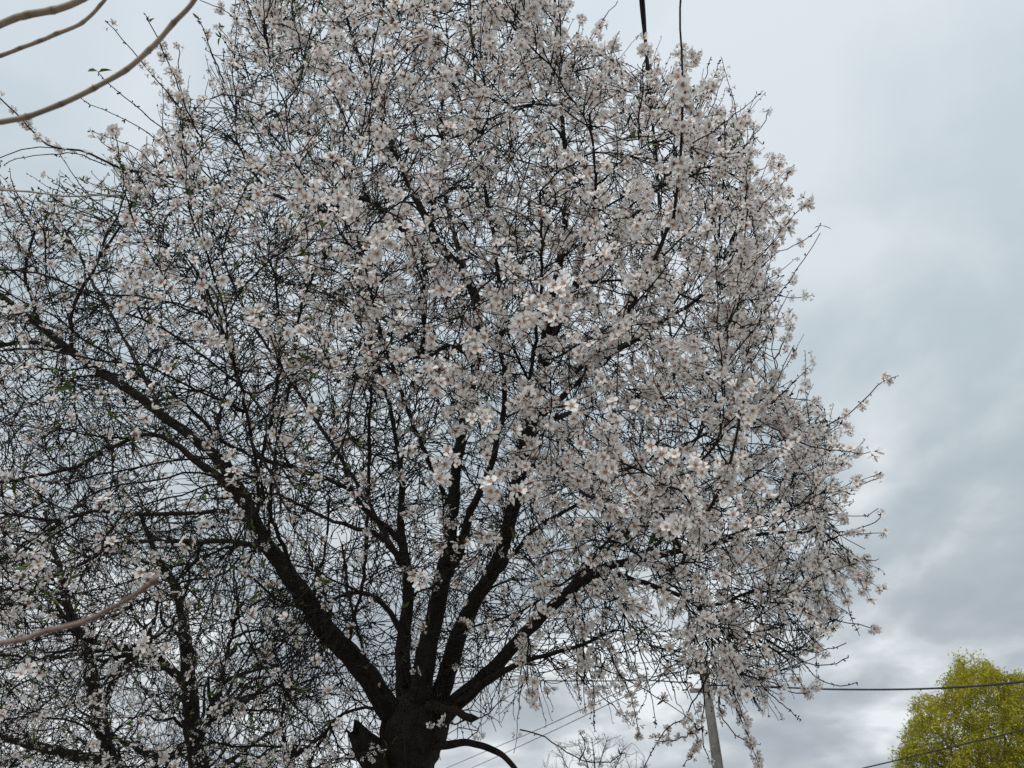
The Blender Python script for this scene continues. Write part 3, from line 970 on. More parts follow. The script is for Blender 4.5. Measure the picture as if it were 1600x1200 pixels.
# ---- traced whips that leave the silhouette, and a fringe of others
WH = [[(1215, 690, 3.5), (1270, 675, 3.5), (1320, 650, 3.5), (1350, 625, 3.5), (1375, 598, 3.5), (1398, 588, 3.5)],
      [(1180, 900, 3.3), (1230, 930, 3.3), (1265, 958, 3.3), (1300, 970, 3.3), (1335, 974, 3.3), (1358, 980, 3.3), (1372, 985, 3.3)],
      [(1270, 790, 3.6), (1310, 770, 3.6), (1345, 758, 3.6), (1376, 746, 3.6)],
      [(1180, 990, 3.6), (1240, 1025, 3.6), (1280, 1062, 3.6), (1312, 1072, 3.6), (1340, 1066, 3.6)],
      [(1200, 1000, 3.6), (1260, 1035, 3.6), (1300, 1038, 3.6), (1327, 1026, 3.6)],
      [(1200, 990, 3.6), (1250, 1015, 3.6), (1290, 1016, 3.6), (1322, 1004, 3.6)],
      [(1180, 970, 3.6), (1240, 985, 3.6), (1280, 978, 3.6), (1306, 968, 3.6)],
      [(1280, 850, 3.6), (1330, 830, 3.6), (1365, 818, 3.6), (1376, 803, 3.6)],
      [(1240, 880, 3.6), (1300, 890, 3.6), (1340, 905, 3.6), (1362, 898, 3.6)],
      [(1130, 430, 3.7), (1180, 405, 3.7), (1230, 390, 3.7), (1270, 366, 3.7), (1284, 350, 3.7)],
      [(1120, 330, 3.7), (1180, 300, 3.7), (1220, 275, 3.7), (1243, 258, 3.7)],
      [(1180, 470, 3.9), (1215, 462, 3.9), (1245, 465, 3.9), (1268, 461, 3.9)],
      [(1170, 520, 3.9), (1200, 513, 3.9), (1226, 508, 3.9)],
      [(1080, 250, 3.7), (1090, 180, 3.7), (1103, 120, 3.7), (1110, 92, 3.7)],
      [(1020, 240, 3.3), (985, 180, 3.3), (960, 110, 3.3), (948, 76, 3.3)],
      [(880, 110, 3.4), (920, 60, 3.4), (945, 30, 3.4), (965, 0, 3.4)],
      [(1130, 270, 3.9), (1170, 220, 3.9), (1192, 195, 3.9), (1202, 170, 3.9)],
      [(330, 240, 3.3), (290, 180, 3.3), (245, 125, 3.3), (200, 72, 3.3), (165, 32, 3.3)],
      [(310, 210, 3.2), (285, 150, 3.2), (258, 85, 3.2), (240, 45, 3.2), (229, 22, 3.2)],
      [(330, 280, 3.2), (270, 215, 3.2), (230, 182, 3.2), (190, 150, 3.2), (166, 128, 3.2), (153, 112, 3.2)],
      [(360, 275, 3.3), (280, 240, 3.3), (200, 190, 3.3), (150, 168, 3.3), (123, 152, 3.3)],
      [(340, 290, 3.4), (270, 285, 3.4), (220, 238, 3.4), (190, 222, 3.4), (140, 205, 3.4)],
      [(165, 258, 3.6), (120, 240, 3.6), (70, 242, 3.6), (20, 250, 3.6), (5, 258, 3.6)],
      [(350, 130, 3.3), (330, 80, 3.3), (318, 45, 3.3), (310, 28, 3.3)],
      [(290, 230, 3.3), (285, 170, 3.3), (280, 110, 3.3), (281, 72, 3.3)],
      [(400, 60, 3.5), (350, 15, 3.5), (320, 3, 3.5), (300, -12, 3.5)],
      [(1150, 1050, 3.4), (1200, 1065, 3.4), (1235, 1080, 3.4), (1262, 1083, 3.4)],
      [(1180, 1060, 3.5), (1210, 1090, 3.5), (1235, 1110, 3.5), (1250, 1125, 3.5)],
      [(950, 1000, 3.5), (965, 1050, 3.5), (985, 1085, 3.5), (999, 1150, 3.5)],
      [(910, 960, 3.5), (905, 1020, 3.5), (902, 1060, 3.5), (908, 1098, 3.5)],
      [(900, 1050, 3.4), (925, 1085, 3.4), (928, 1110, 3.4), (927, 1140, 3.4)],
      [(880, 1000, 3.6), (925, 1070, 3.6), (965, 1110, 3.6), (985, 1130, 3.6)],
      [(1080, 1010, 3.5), (1100, 1080, 3.5), (1097, 1140, 3.5), (1110, 1195, 3.5)],
      [(1100, 1135, 3.5), (1060, 1155, 3.5), (1040, 1158, 3.5), (1022, 1156, 3.5)],
      [(1130, 1060, 3.5), (1125, 1110, 3.5), (1150, 1150, 3.5), (1190, 1165, 3.5)],
      [(1085, 1130, 3.5), (1090, 1165, 3.5), (1080, 1185, 3.5), (1065, 1197, 3.5)],
      [(1140, 1080, 3.5), (1160, 1130, 3.5), (1175, 1165, 3.5), (1188, 1205, 3.5)],
      [(985, 960, 3.6), (1000, 1000, 3.6), (950, 1030, 3.6), (935, 1050, 3.6)],
      [(945, 940, 3.6), (945, 990, 3.6), (932, 993, 3.6), (930, 1020, 3.6)],
      [(1110, 1050, 3.5), (1070, 1120, 3.5), (1040, 1140, 3.5), (1003, 1205, 3.5)],
      [(812, 1140, 3.7), (850, 1150, 3.7), (900, 1185, 3.7), (945, 1192, 3.7), (975, 1175, 3.7)],
      [(905, 1190, 3.7), (914, 1170, 3.7), (912, 1155, 3.7), (906, 1145, 3.7)],
      ]
WP, WR = [], []
for w in WH:
    S = spline(np.array([P(*c) for c in w]), 14)
    S[1:] += rng.normal(0, 0.003, (13, 3))
    r_ = np.linspace(0.0034, 0.0019, 14)
    WP.append(S)
    WR.append(r_)
nat_len = len(WP)
# random fringe shoots along the outline, growing outward from twig nodes near it
A_, T_, R_ = skel.arrays()
px, py, z = proj(A_)
sd = poly_sd(px, py, CROWN)
cand = np.where((sd > 15) & (sd < 120) & (R_ < 0.012) & (px > -60) & (py > -40))[0]
cand = rng.choice(cand, min(760, len(cand)), replace=False)
ctr = P(690, 560, 4.0)
for i in cand:
    out = unit(A_[i] - ctr)
    low = py[i] > 850
    dirv = unit(0.75 * out + 0.6 * T_[i] + np.array([0, 0, -0.35 if low else 0.45]) + rng.normal(0, .28, 3))
    ln = 0.12 + 0.42 * rng.random() ** 1.5
    t = np.linspace(0, 1, 14)[:, None]
    S = A_[i] + dirv * ln * t + np.array([0, 0, (-0.25 if low else 0.22) * ln]) * t ** 2 + np.cumsum(rng.normal(0, 0.0035, (14, 3)), axis=0)
    pe, pye, _ = proj(S[-1:])
    if poly_sd(pe, pye, CROWN)[0] < -50:
        continue
    WP.append(S)
    WR.append(np.linspace(0.0030, 0.0012, 14))
WP, WR = np.array(WP), np.array(WR)
TW_P.append((WP, WR, 4))

# hanging bunches below the left limb
HP, HR = [], []
for i in range(24):
    x0, y0 = rng.uniform(585, 790), rng.uniform(880, 1110)
    z0 = rng.uniform(3.4, 3.9)
    x1, y1 = x0 + rng.normal(0, 50), y0 + rng.uniform(-60, 150)
    S = spline(np.array([P(x0, y0, z0), P(x0 + rng.normal(0, 22), y0 + (y1 - y0) * .35, z0), P(x1 + rng.normal(0, 22), y0 + (y1 - y0) * .7, z0), P(x1, y1, z0 + .1)]), 10)
    HP.append(S)
    HR.append(np.linspace(0.0032, 0.0015, 10))
for i in range(75):
    x0, y0 = rng.uniform(395, 520), rng.uniform(900, 1010)
    z0 = rng.uniform(3.7, 4.5)
    x1, y1 = x0 + rng.normal(-25, 55), y0 + rng.uniform(80, 270)
    S = spline(np.array([P(x0 + rng.uniform(0, 50), y0 - 20, z0), P(x0 + rng.normal(0, 8), y0 + 30, z0 + rng.normal(0, .05)),
                         P((x0 + x1) / 2 + rng.normal(0, 26), (y0 + y1) / 2, z0 + rng.normal(0, .08)), P(x1, y1, z0 + rng.normal(0, .1))]), 10)
    HP.append(S)
    HR.append(np.linspace(0.0028, 0.0012, 10))
HP, HR = np.array(HP), np.array(HR)
TW_P.append((HP, HR, 3))

# ---- blossoms, buds and leaves along the twigs
BLOOM = [(1000, 450, 420, 520, 1.0), (700, 130, 330, 220, 0.95), (1150, 800, 230, 230, 0.95), (840, 300, 250, 250, 1.0),
         (560, 380, 220, 130, 0.62), (520, 230, 170, 130, .62), (640, 520, 160, 90, 0.6), (330, 450, 190, 110, 0.40), (120, 420, 160, 170, 0.22), (110, 860, 150, 110, 0.33),
         (230, 680, 170, 110, 0.16), (300, 820, 120, 130, 0.10), (520, 850, 170, 150, 0.16), (640, 950, 130, 160, 0.12),
         (700, 740, 90, 90, 0.35), (450, 1050, 110, 120, 0.08), (620, 660, 130, 80, 0.33), (880, 1010, 110, 70, 0.32), (1220, 1030, 70, 60, 0.18), (1080, 1000, 80, 80, 0.45), (90, 1080, 130, 110, 0.16), (560, 900, 260, 160, 0.12), (250, 740, 260, 130, 0.12), (640, 1080, 150, 130, 0.015)]


def bloom(pts):
    px, py, z = proj(pts)
    b = blobs(px, py, 0.20, BLOOM)
    # blossoms sit in the light: near side and top, fewer at the back
    zc_, hd = crown_depth(px, py, np.maximum(poly_sd(px, py, CROWN), 0))
    u = (z - zc_) / hd
    q = np.asarray(pts)
    lump = (np.sin(q @ np.array([11.0, 5.0, 3.0]) + 1.0) + np.sin(q @ np.array([-4.0, 9.0, 8.0]) + 2.0) + np.sin(q @ np.array([6.0, -7.0, 12.0])))
    b = b * np.clip(1.0 + 0.58 * lump, 0.15, 2.3)
    b = b * np.clip(1.02 - 0.60 * (u + 0.25), 0.14, 1.4)
    return b


def along(PT, spacing, f0=0.2, per=None):
    """points along tubes: position, axis, tube index, fraction"""
    seg = np.diff(PT, axis=1)
    sl_ = np.linalg.norm(seg, axis=2)
    Ls = sl_.sum(1)
    cnt = np.maximum((Ls * (1 - f0) / spacing).astype(int), 1)
    idx = np.repeat(np.arange(len(PT)), cnt)
    t = f0 + (1 - f0) * rng.random(len(idx))
    # a bunch right at the tip of each
    idx = np.concatenate([idx, np.arange(len(PT))])
    t = np.concatenate([t, np.full(len(PT), 0.999)])
    u = t * (PT.shape[1] - 1)
    k = np.minimum(u.astype(int), PT.shape[1] - 2)
    fr = (u - k)[:, None]
    pos = PT[idx, k] * (1 - fr) + PT[idx, k + 1] * fr
    ax = unit(PT[idx, k + 1] - PT[idx, k])
    return pos, ax, idx, t


fl_pos, fl_dir, bd_pos, bd_dir, lf_pos, lf_dir, SPUR = [], [], [], [], [], [], []


def dress(PT, spacing, gain, f0=0.2, budp=0.5, vary=True, leafp=0.02):
    pos, ax, idx, t = along(PT, spacing, f0)
    tw = rng.beta(0.75, 0.85, len(PT)) * 2.1 if vary else np.ones(len(PT))
    pr = bloom(pos) * gain * tw[idx]
    hit = rng.random(len(pos)) < pr
    h = np.where(hit)[0]
    nf = rng.choice([1, 2, 3, 4, 5], len(h), p=[.12, .24, .28, .21, .15])
    hh = np.repeat(h, nf)
    side = unit(rng.normal(0, 1, (len(hh), 3)))
    dv = unit(side - 0.55 * (side * ax[hh]).sum(1)[:, None] * ax[hh] + np.array([0, 0, 0.10]) + 0.10 * unit(pos[hh] - ctr))
    fl_pos.append(pos[hh] + dv * (0.012 + 0.009 * rng.random((len(hh), 1))))
    fl_dir.append(dv)
    rest = np.where(~hit & (rng.random(len(pos)) < budp))[0]
    s = unit(rng.normal(0, 1, (len(rest), 3)))
    dv = unit(s - 0.7 * (s * ax[rest]).sum(1)[:, None] * ax[rest] + 0.35 * ax[rest])
    bd_pos.append(pos[rest])
    bd_dir.append(dv)
    px, py, _ = proj(pos)
    lp = leafp * np.where(px < 520, 5.0, 1.2) * np.where(py < 420, 1.3, 1.0)
    lf = np.where(rng.random(len(pos)) < lp)[0]
    lf = np.repeat(lf, 3)
    s = unit(rng.normal(0, 1, (len(lf), 3)) + 0.7 * ax[lf] + np.array([0, 0, .4]))
    lf_pos.append(pos[lf])
    lf_dir.append(s)


GAIN = 0.225
for (PT, RD, k) in L2:
    dress(PT, 0.040, GAIN * 0.75, 0.35, 0.18, True, 0.006)
dress(L3[0], 0.032, GAIN, 0.15, 0.26, True, 0.010)
dress(LSH, 0.03, GAIN * 0.8, 0.3, 0.4, True, 0.008)
dress(LBARE[0], 0.07, 0.09, 0.3, 0.22, True, 0.010)
dress(WP[:nat_len], 0.026, 0.55, 0.1, 0.75, True, 0.012)
dress(WP[nat_len:], 0.026, 0.75, 0.1, 0.6, True, 0.010)
THIN = np.array(THIN)
dress(THIN, 0.018, 0.42, 0.05, 0.4, True, 0.012)
dress(HP, 0.06, 0.10, 0.2, 0.4, True, 0.01)

# fixed bunches the photograph shows plainly
BUNCH = [(1368, 985, 3.3, 7, .035), (1382, 592, 3.5, 4, .03), (1345, 632, 3.5, 4, .035), (1322, 650, 3.5, 4, .03), (1280, 968, 3.3, 5, .04), (830, 495, 1.75, 13, .05),
         (880, 470, 1.85, 9, .05), (955, 640, 1.7, 2, .02), (900, 655, 1.75, 4, .03), (1015, 640, 1.9, 2, .03), (480, 300, 1.95, 5, .045), (520, 310, 1.9, 3, .03), (600, 380, 2.0, 16, .075),
         (570, 420, 2.0, 10, .05), (750, 670, 1.9, 4, .03), (700, 720, 1.95, 9, .05), (775, 750, 1.85, 7, .045), (640, 800, 2.3, 3, .03), (1165, 610, 1.75, 8, .06), (1170, 650, 1.8, 5, .04),
         (1090, 735, 1.9, 12, .07), (1150, 800, 1.9, 14, .08), (1040, 715, 1.95, 7, .05), (250, 450, 2.0, 7, .05), (200, 450, 2.0, 6, .05), (335, 440, 2.0, 4, .04), (410, 510, 1.8, 6, .05),
         (820, 775, 1.9, 6, .05), (680, 580, 2.1, 6, .05), (670, 525, 2.1, 5, .04), (770, 470, 2.0, 4, .03), (1060, 90, 2.6, 3, .03), (1066, 120, 2.6, 4, .03), (500, 330, 2.0, 4, .04), (400, 320, 2.1, 6, .06),
         (850, 960, 2.6, 8, .07), (900, 965, 2.6, 8, .06), (1045, 945, 2.6, 7, .06), (1080, 1010, 2.6, 8, .06), (1125, 1080, 2.6, 4, .03), (985, 1118, 3.4, 5, .04), (170, 790, 2.2, 10, .09), (60, 880, 2.2, 10, .09),
         (690, 750, 2.0, 4, .03), (650, 985, 3.2, 3, .03), (640, 1005, 3.2, 4, .03), (40, 1045, 2.0, 3, .02), (920, 700, 2.0, 6, .05), (960, 660, 2.0, 4, .04)]
for (bx, by, bz, n, rad) in BUNCH:
    c = P(bx, by, bz)
    d = unit(rng.normal(0, 1, (n, 3)) + unit(CAM - c) * 0.9)
    fl_pos.append(c + d * 0.016 + rng.normal(0, rad * 0.36, (n, 3)))
    fl_dir.append(d)

fl_pos, fl_dir = np.vstack(fl_pos), np.vstack(fl_dir)
bd_pos, bd_dir = np.vstack(bd_pos), np.vstack(bd_dir)
lf_pos, lf_dir = np.vstack(lf_pos), np.vstack(lf_dir)
px, py, z = proj(fl_pos)
ok = (z > 1.35)
fl_pos, fl_dir, px, py, z = fl_pos[ok], fl_dir[ok], px[ok], py[ok], z[ok]
fl_sc = rng.normal(0.0345, 0.0048, len(z)).clip(0.022, 0.046)
fl_bl = rng.beta(1.3, 1.8, len(z))
fl_rot = frames(fl_dir)
fl_var = rng.choice(6, len(z), p=[.22, .22, .2, .16, .12, .08])
infr = (px > -20) & (px < 1620) & (py > -20) & (py < 1220)
size = np.where(infr, fl_sc / z, 0)
# the 300 that show largest and are not hidden behind nearer blossoms
big = []
taken = set()
for i in np.argsort(z + (~infr) * 50):
    if len(big) >= 300:
        break
    cell = (int(px[i] // 13), int(py[i] // 13))
    if cell in taken:
        continue
    taken.add(cell)
    big.append(i)
big = np.array(big)
flower_meshes = []
for s in range(6):
    for bl in (0.15, 0.5, 0.85):
        V, F, MI, TI = TEMPL[0][s]
        me = make_mesh('blossom', V, [np.array([f for f in F if len(f) == 3]), np.array([f for f in F if len(f) == 4])],
                       [M_PETAL, M_STAMEN, M_CALYX],
                       np.concatenate([[m_ for f, m_ in zip(F, MI) if len(f) == 3], [m_ for f, m_ in zip(F, MI) if len(f) == 4]]),
                       True, {'tint': TI, 'blush': np.full(len(V), bl)})
        flower_meshes.append(me)
for i in big:
    o = bpy.data.objects.new('blossom', flower_meshes[fl_var[i] * 3 + int(min(fl_bl[i] * 3, 2))])
    COL.objects.link(o)
    o.parent = almond
    M4 = Matrix([list(fl_rot[i][r]) + [0] for r in range(3)] + [[0, 0, 0, 1]])
    o.matrix_local = Matrix.Translation(Vector(fl_pos[i]) - almond.location) @ M4 @ Matrix.Scale(fl_sc[i], 4)
rest = np.setdiff1d(np.arange(len(z)), big)
bulk = Bulk()
for lod, sel in ((0, rest[z[rest] < 2.2]), (1, rest[(z[rest] >= 2.2) & (z[rest] < 3.6)]), (2, rest[z[rest] >= 3.6])):
    for s in range(6):
        k = sel[fl_var[sel] == s]
        bulk.add(TEMPL[lod][s], fl_pos[k], fl_rot[k], fl_sc[k], fl_bl[k])
bulk.build('blossom_cover', [M_PETAL, M_STAMEN, M_CALYX], almond)
print('blossoms', len(z), 'buds', len(bd_pos), 'leaves', len(lf_pos))

bulk = Bulk()
bsc = rng.uniform(0.009, 0.017, len(bd_pos))
brot = frames(bd_dir)
bv = rng.integers(0, 5, len(bd_pos))
for s in range(5):
    k = np.where(bv == s)[0]
    bulk.add(BUDS[s], bd_pos[k], brot[k], bsc[k], np.zeros(len(k)))
bulk.build('bud', [M_BUD], almond)

lsc = rng.uniform(0.011, 0.030, len(lf_pos))
lrot = frames(lf_dir)
lv = rng.integers(0, 3, len(lf_pos))
bulk = Bulk()
for s in range(3):
    k = np.where(lv == s)[0]
    bulk.add(LEAVES[s], lf_pos[k], lrot[k], lsc[k], np.zeros(len(k)))
bulk.build('young_leaf', [M_LEAF], almond)
# the leaves one can pick out
leaf_me = [make_mesh('leaf', V, [np.array(F)], [M_LEAF]) for (V, F, _, _) in LEAVES]
BIGL = [(1281, 352, 3.7, (0.7, .1, -.5), .058), (1281, 353, 3.7, (.2, 0, .6), .022), (1280, 354, 3.7, (-.5, .3, .5), .02), (1238, 542, 3.9, (.25, 0, -1), .055), (152, 111, 3.2, (-1, 0, .2), .05), (154, 113, 3.2, (.5, 0, .8), .045),
        (123, 153, 3.3, (-.6, .2, .5), .045), (300, 285, 3.0, (.2, 0, -.8), .06), (305, 290, 3.0, (-.5, 0, -.6), .05), (1040, 830, 3.6, (.6, 0, -.5), .11), (1050, 828, 3.6, (.3, 0, -.9), .12),
        (1035, 822, 3.6, (-.5, 0, -.6), .10), (1005, 790, 3.6, (.7, 0, -.2), .08), (1020, 775, 3.6, (.9, 0, -.3), .07), (1060, 815, 3.6, (.8, 0, .1), .07), (1055, 845, 3.6, (.1, .2, -1), .09),
        (510, 415, 2.6, (.2, 0, -1), .06), (620, 370, 2.5, (.6, 0, -.2), .06), (490, 560, 2.6, (-.4, 0, .2), .06), (795, 820, 3.0, (.3, 0, -.8), .08), (785, 830, 3.0, (-.5, 0, -.7), .07),
        (605, 1170, 3.7, (-.6, 0, .8), .05), (612, 1165, 3.7, (.4, 0, .9), .05), (400, 755, 3.2, (-.6, 0, .5), .06), (20, 890, 2.6, (.6, 0, .3), .07), (85, 610, 2.8, (.7, 0, .2), .06),
        (110, 615, 2.8, (-.2, 0, .8), .06), (170, 985, 3.0, (.3, 0, .7), .05), (25, 1185, 2.8, (.8, 0, .1), .07), (1210, 345, 3.7, (.3, 0, -.8), .05), (1232, 300, 3.7, (.5, 0, -.6), .04), (985, 300, 3.0, (.5, 0, .5), .04),
        (570, 122, 3.0, (.7, 0, .1), .045), (510, 640, 2.8, (.4, 0, .6), .05), (912, 1035, 3.2, (.1, 0, -1), .06)]
for i, (lx, ly, lz, ld, s) in enumerate(BIGL):
    o = bpy.data.objects.new('leaf', leaf_me[i % 3])
    COL.objects.link(o)
    o.parent = almond
    rot = frames(np.array([ld], float), np.array([rng.random() * 6.28]))[0]
    M4 = Matrix([list(rot[r]) + [0] for r in range(3)] + [[0, 0, 0, 1]])
    o.matrix_local = Matrix.Translation(Vector(P(lx, ly, lz)) - almond.location) @ M4 @ Matrix.Scale(s, 4)

# ---- the twigs as one part
V_, Q_, off = [], [], 0
for (PT, RD, k) in TW_P:
    v, q = tubes(PT, RD, k)
    V_.append(v)
    Q_.append(q + off)
    off += len(v)
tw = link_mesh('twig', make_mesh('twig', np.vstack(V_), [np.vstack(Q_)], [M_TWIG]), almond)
tw['kind'] = 'stuff'
print('twig quads', sum(len(q) for q in Q_))

# ------------------------------------------------------------------ second almond tree, behind on the left
B2 = P(250, 1290, 7.0)
almond2 = empty('almond_tree', (B2[0], B2[1], 0), 'smaller almond tree behind the big one, low at the left', 'tree', 'almond trees in blossom')
LIMB2 = [[(250, 1310, 7.0, 48), (180, 1205, 7.0, 26), (165, 1150, 7.0, 21), (148, 1085, 7.0, 21), (138, 1030, 7.0, 19), (125, 990, 7.0, 15), (108, 950, 7.0, 12), (90, 880, 7.1, 8), (70, 800, 7.2, 5)],
         [(260, 1310, 7.0, 50), (312, 1215, 6.9, 31), (302, 1150, 6.9, 27), (296, 1080, 6.9, 24), (292, 1020, 6.9, 20), (284, 960, 6.9, 17), (272, 915, 6.9, 13), (245, 870, 6.9, 9), (220, 800, 6.9, 6)],
         [(294, 1078, 6.9, 15), (262, 1042, 6.85, 13), (232, 1020, 6.8, 10), (185, 1012, 6.8, 7), (140, 1018, 6.8, 6), (70, 1030, 6.7, 5)],
         [(230, 1290, 7.0, 26), (190, 1200, 6.9, 18), (130, 1185, 6.8, 16), (60, 1166, 6.7, 14), (0, 1152, 6.6, 11), (-80, 1120, 6.5, 8)],
         [(304, 1150, 6.9, 12), (260, 1185, 6.8, 11), (220, 1172, 6.8, 8), (170, 1150, 6.8, 5)],
         [(160, 1110, 7.0, 12), (185, 1050, 7.0, 9), (230, 1000, 7.1, 7), (250, 930, 7.2, 5)],
         [(305, 1160, 6.9, 12), (335, 1110, 6.9, 9), (350, 1040, 7.0, 7), (370, 960, 7.0, 5)]]
sk2 = Skeleton()
t2 = spline(np.array([(B2[0], B2[1], -0.1, 0.24), (B2[0], B2[1], 0.5, 0.18), (*P(252, 1315, 7.0), 0.15), (*P(255, 1285, 7.0), 0.10)]), 14)
v, q = rough_tube(t2, 12, 0.07, 5)
link_mesh('trunk', make_mesh('trunk', v, [q], [M_BARK]), almond2)
for i, trc in enumerate(LIMB2):
    raw = px_limb(trc)
    S = spline(raw, 26)
    S[1:, :3] += rng.normal(0, 0.006, (25, 3))
    v, q = rough_tube(S, 9, 0.06, 50 + i)
    link_mesh('limb', make_mesh('limb', v, [q], [M_BARK]), almond2)
    sk2.add(S[4:, :3], S[4:, 3])


def sample_box(n, x0, x1, y0, y1, z0, z1, ymin=None):
    px = rng.uniform(x0, x1, n)
    py = rng.uniform(y0, y1, n)
    z = rng.uniform(z0, z1, n)
    return CAM + z[:, None] * (FWD + RGT * ((px - 800) / F_PX)[:, None] + UPV * ((600 - py) / F_PX)[:, None])


def sample_tree2(n):
    q = sample_box(n * 3, -250, 560, 780, 1270, 5.7, 8.0)
    px, py, z = proj(q)
    e = ((px - 170) / 390) ** 2 + ((py - 1080) / 290) ** 2 + ((z - 6.9) / 1.15) ** 2
    return q[e < 1][:n]


TW2 = []
for cnt, n, lmin, lmax, ra, rb, k in ((140, 10, .1, 1.4, .012, .004, 5), (600, 8, .05, .8, .006, .0025, 4), (2600, 7, .03, .5, .0034, .0016, 3)):
    NP, NT, NR = sk2.arrays()
    PT, d, r0 = grow(sample_tree2(cnt), NP, NT, NR, n, lmin, lmax, .7, .045, .03, .4)
    RD = taper(d, np.minimum(r0 * .8, ra * (.5 + d)), np.full(len(d), rb), n)
    TW2.append((PT, RD, k))
    if n == 10:
        for i in range(len(PT)):
            v, q = tubes(PT[i:i + 1], RD[i:i + 1], 5)
            link_mesh('branch', make_mesh('branch', v, [q], [M_TWIG]), almond2)
    sk2.add(PT, RD)
V_, Q_, off = [], [], 0
for (PT, RD, k) in TW2[1:]:
    v, q = tubes(PT, RD, k)
    V_.append(v)
    Q_.append(q + off)
    off += len(v)
tw = link_mesh('twig', make_mesh('twig', np.vstack(V_), [np.vstack(Q_)], [M_TWIG]), almond2)
tw['kind'] = 'stuff'
pos, ax, idx, t = along(TW2[2][0], 0.05, .1)
vary = rng.beta(1.0, 1.3, len(TW2[2][0])) * 1.8
h = np.where(rng.random(len(pos)) < 0.42 * vary[idx])[0]
hh = np.repeat(h, rng.choice([1, 2, 3], len(h)))
dv = unit(rng.normal(0, 1, (len(hh), 3)) + np.array([0, -.1, .1]))
bulk = Bulk()
fp = pos[hh] + dv * 0.018
fs = rng.normal(0.040, 0.004, len(hh)).clip(.028, .052)
fr_ = frames(dv)
fv = rng.integers(0, 6, len(hh))
fb = rng.beta(1.3, 1.8, len(hh))
for s in range(6):
    k = np.where(fv == s)[0]
    bulk.add(TEMPL[2][s], fp[k], fr_[k], fs[k], fb[k])
bulk.build('blossom_cover', [M_PETAL, M_STAMEN, M_CALYX], almond2)

# ------------------------------------------------------------------ fig tree at the left edge: bare smooth shoots
FB = np.array([-2.05, 0.75, 0.0])
fig = empty('fig_tree', FB, 'bare fig tree with smooth beige ringed shoots arching in at the left edge', 'tree')
ft = spline(np.array([(FB[0], FB[1], -0.08, 0.10), (FB[0], FB[1], 0.3, 0.075), (FB[0] + .03, FB[1] + .03, 0.8, 0.06), (FB[0] + .05, FB[1] + .05, 1.2, 0.045)]), 16)
v, q = rough_tube(ft, 12, 0.03, 9)
link_mesh('trunk', make_mesh('trunk', v, [q], [M_FIG]), fig)
fork = ft[-2, :3]


def fig_shoot(first, trace, node_gap, mat, tipmat=None, seed=0):
    rs = np.random.default_rng(seed)
    pts = [np.append(c, r_) for c, r_ in first] + [np.append(P(x, y, z), w * .31 * z / F_PX) for (x, y, z, w) in trace]
    raw = np.array(pts)
    ln = np.linalg.norm(np.diff(raw[:, :3], axis=0), axis=1).sum()
    n = int(ln / 0.004)
    S = spline(raw, n)
    s = np.linspace(0, ln, n)
    # leaf scars: a raised ring at each node and a slight bend there
    nodes = []
    x = 0.05
    while x < ln:
        nodes.append(x)
        x += node_gap * rs.uniform(0.7, 1.3)
    bump = np.zeros(n)
    scar = np.zeros(n)
    off_ = np.zeros((n, 3))
    for k_, x in enumerate(nodes):
        bump += np.exp(-((s - x) / 0.007) ** 2) * rs.uniform(0.08, 0.20)
        scar = np.maximum(scar, np.exp(-((s - x - 0.003) / 0.0035) ** 2) * rs.uniform(0.35, 0.9))
        off_ += (np.clip(1 - np.abs(s - x) / (node_gap), 0, 1)[:, None] ** 1.0) * rs.normal(0, 0.0018, 3)
    S[:, :3] += off_
    wv = np.convolve(rs.normal(0, 1, n + 40), np.ones(41) / 41, 'valid')[:n]
    S[:, 3] *= 1 + bump + 0.35 * wv
    v, q = tubes(S[None, :, :3], S[None, :, 3], 12)
    cap = np.arange(12)[None] + (n - 1) * 12
    o = link_mesh('shoot', make_mesh('shoot', v, [q, cap], [mat], None, True, {'scar': np.repeat(scar, 12)}), fig)
    # leaf-scar knobs on alternating sides
    for k_, x in enumerate(nodes[1:]):
        i = min(int(x / ln * n), n - 2)
        t_ = unit(S[i + 1, :3] - S[i, :3])
        a = rs.normal(0, 1, 3)
        a = unit(a - (a @ t_) * t_)
        c = S[i, :3] + a * S[i, 3] * 0.95
        r_ = S[i, 3] * 0.5
        vv, ff = [], []
        for ring, (hz, rr) in enumerate(((-.3, 1.0), (.25, .75), (.5, .3))):
            for j in range(6):
                an = j * math.pi / 3
                vv.append(c + a * hz * r_ + (t_ * math.cos(an) + np.cross(a, t_) * math.sin(an)) * rr * r_)
        for ring in range(2):
            for j in range(6):
                ff.append((ring * 6 + j, ring * 6 + (j + 1) % 6, ring * 6 + 6 + (j + 1) % 6, ring * 6 + 6 + j))
        me = make_mesh('leaf_scar', vv, [np.array(ff), np.array([[12, 13, 14, 15, 16, 17]])], [mat])
        k2 = bpy.data.objects.new('leaf_scar', me)
        COL.objects.link(k2)
        k2.parent = o
    if tipmat:
        tp = S[-1, :3]
        t_ = unit(S[-1, :3] - S[-4, :3])
        r_ = S[-1, 3]
        prof = np.array([(0.0, 1.0), (.8, 1.5), (1.9, 1.4), (2.9, .75), (3.7, .08)])
        ps = np.array([tp + t_ * a * r_ for a, _ in prof])
        v, q = tubes(ps[None], (prof[:, 1] * r_)[None], 10)
        k2 = bpy.data.objects.new('tip_bud', make_mesh('tip_bud', v, [q], [tipmat]))
        COL.objects.link(k2)
        k2.parent = o
    return o


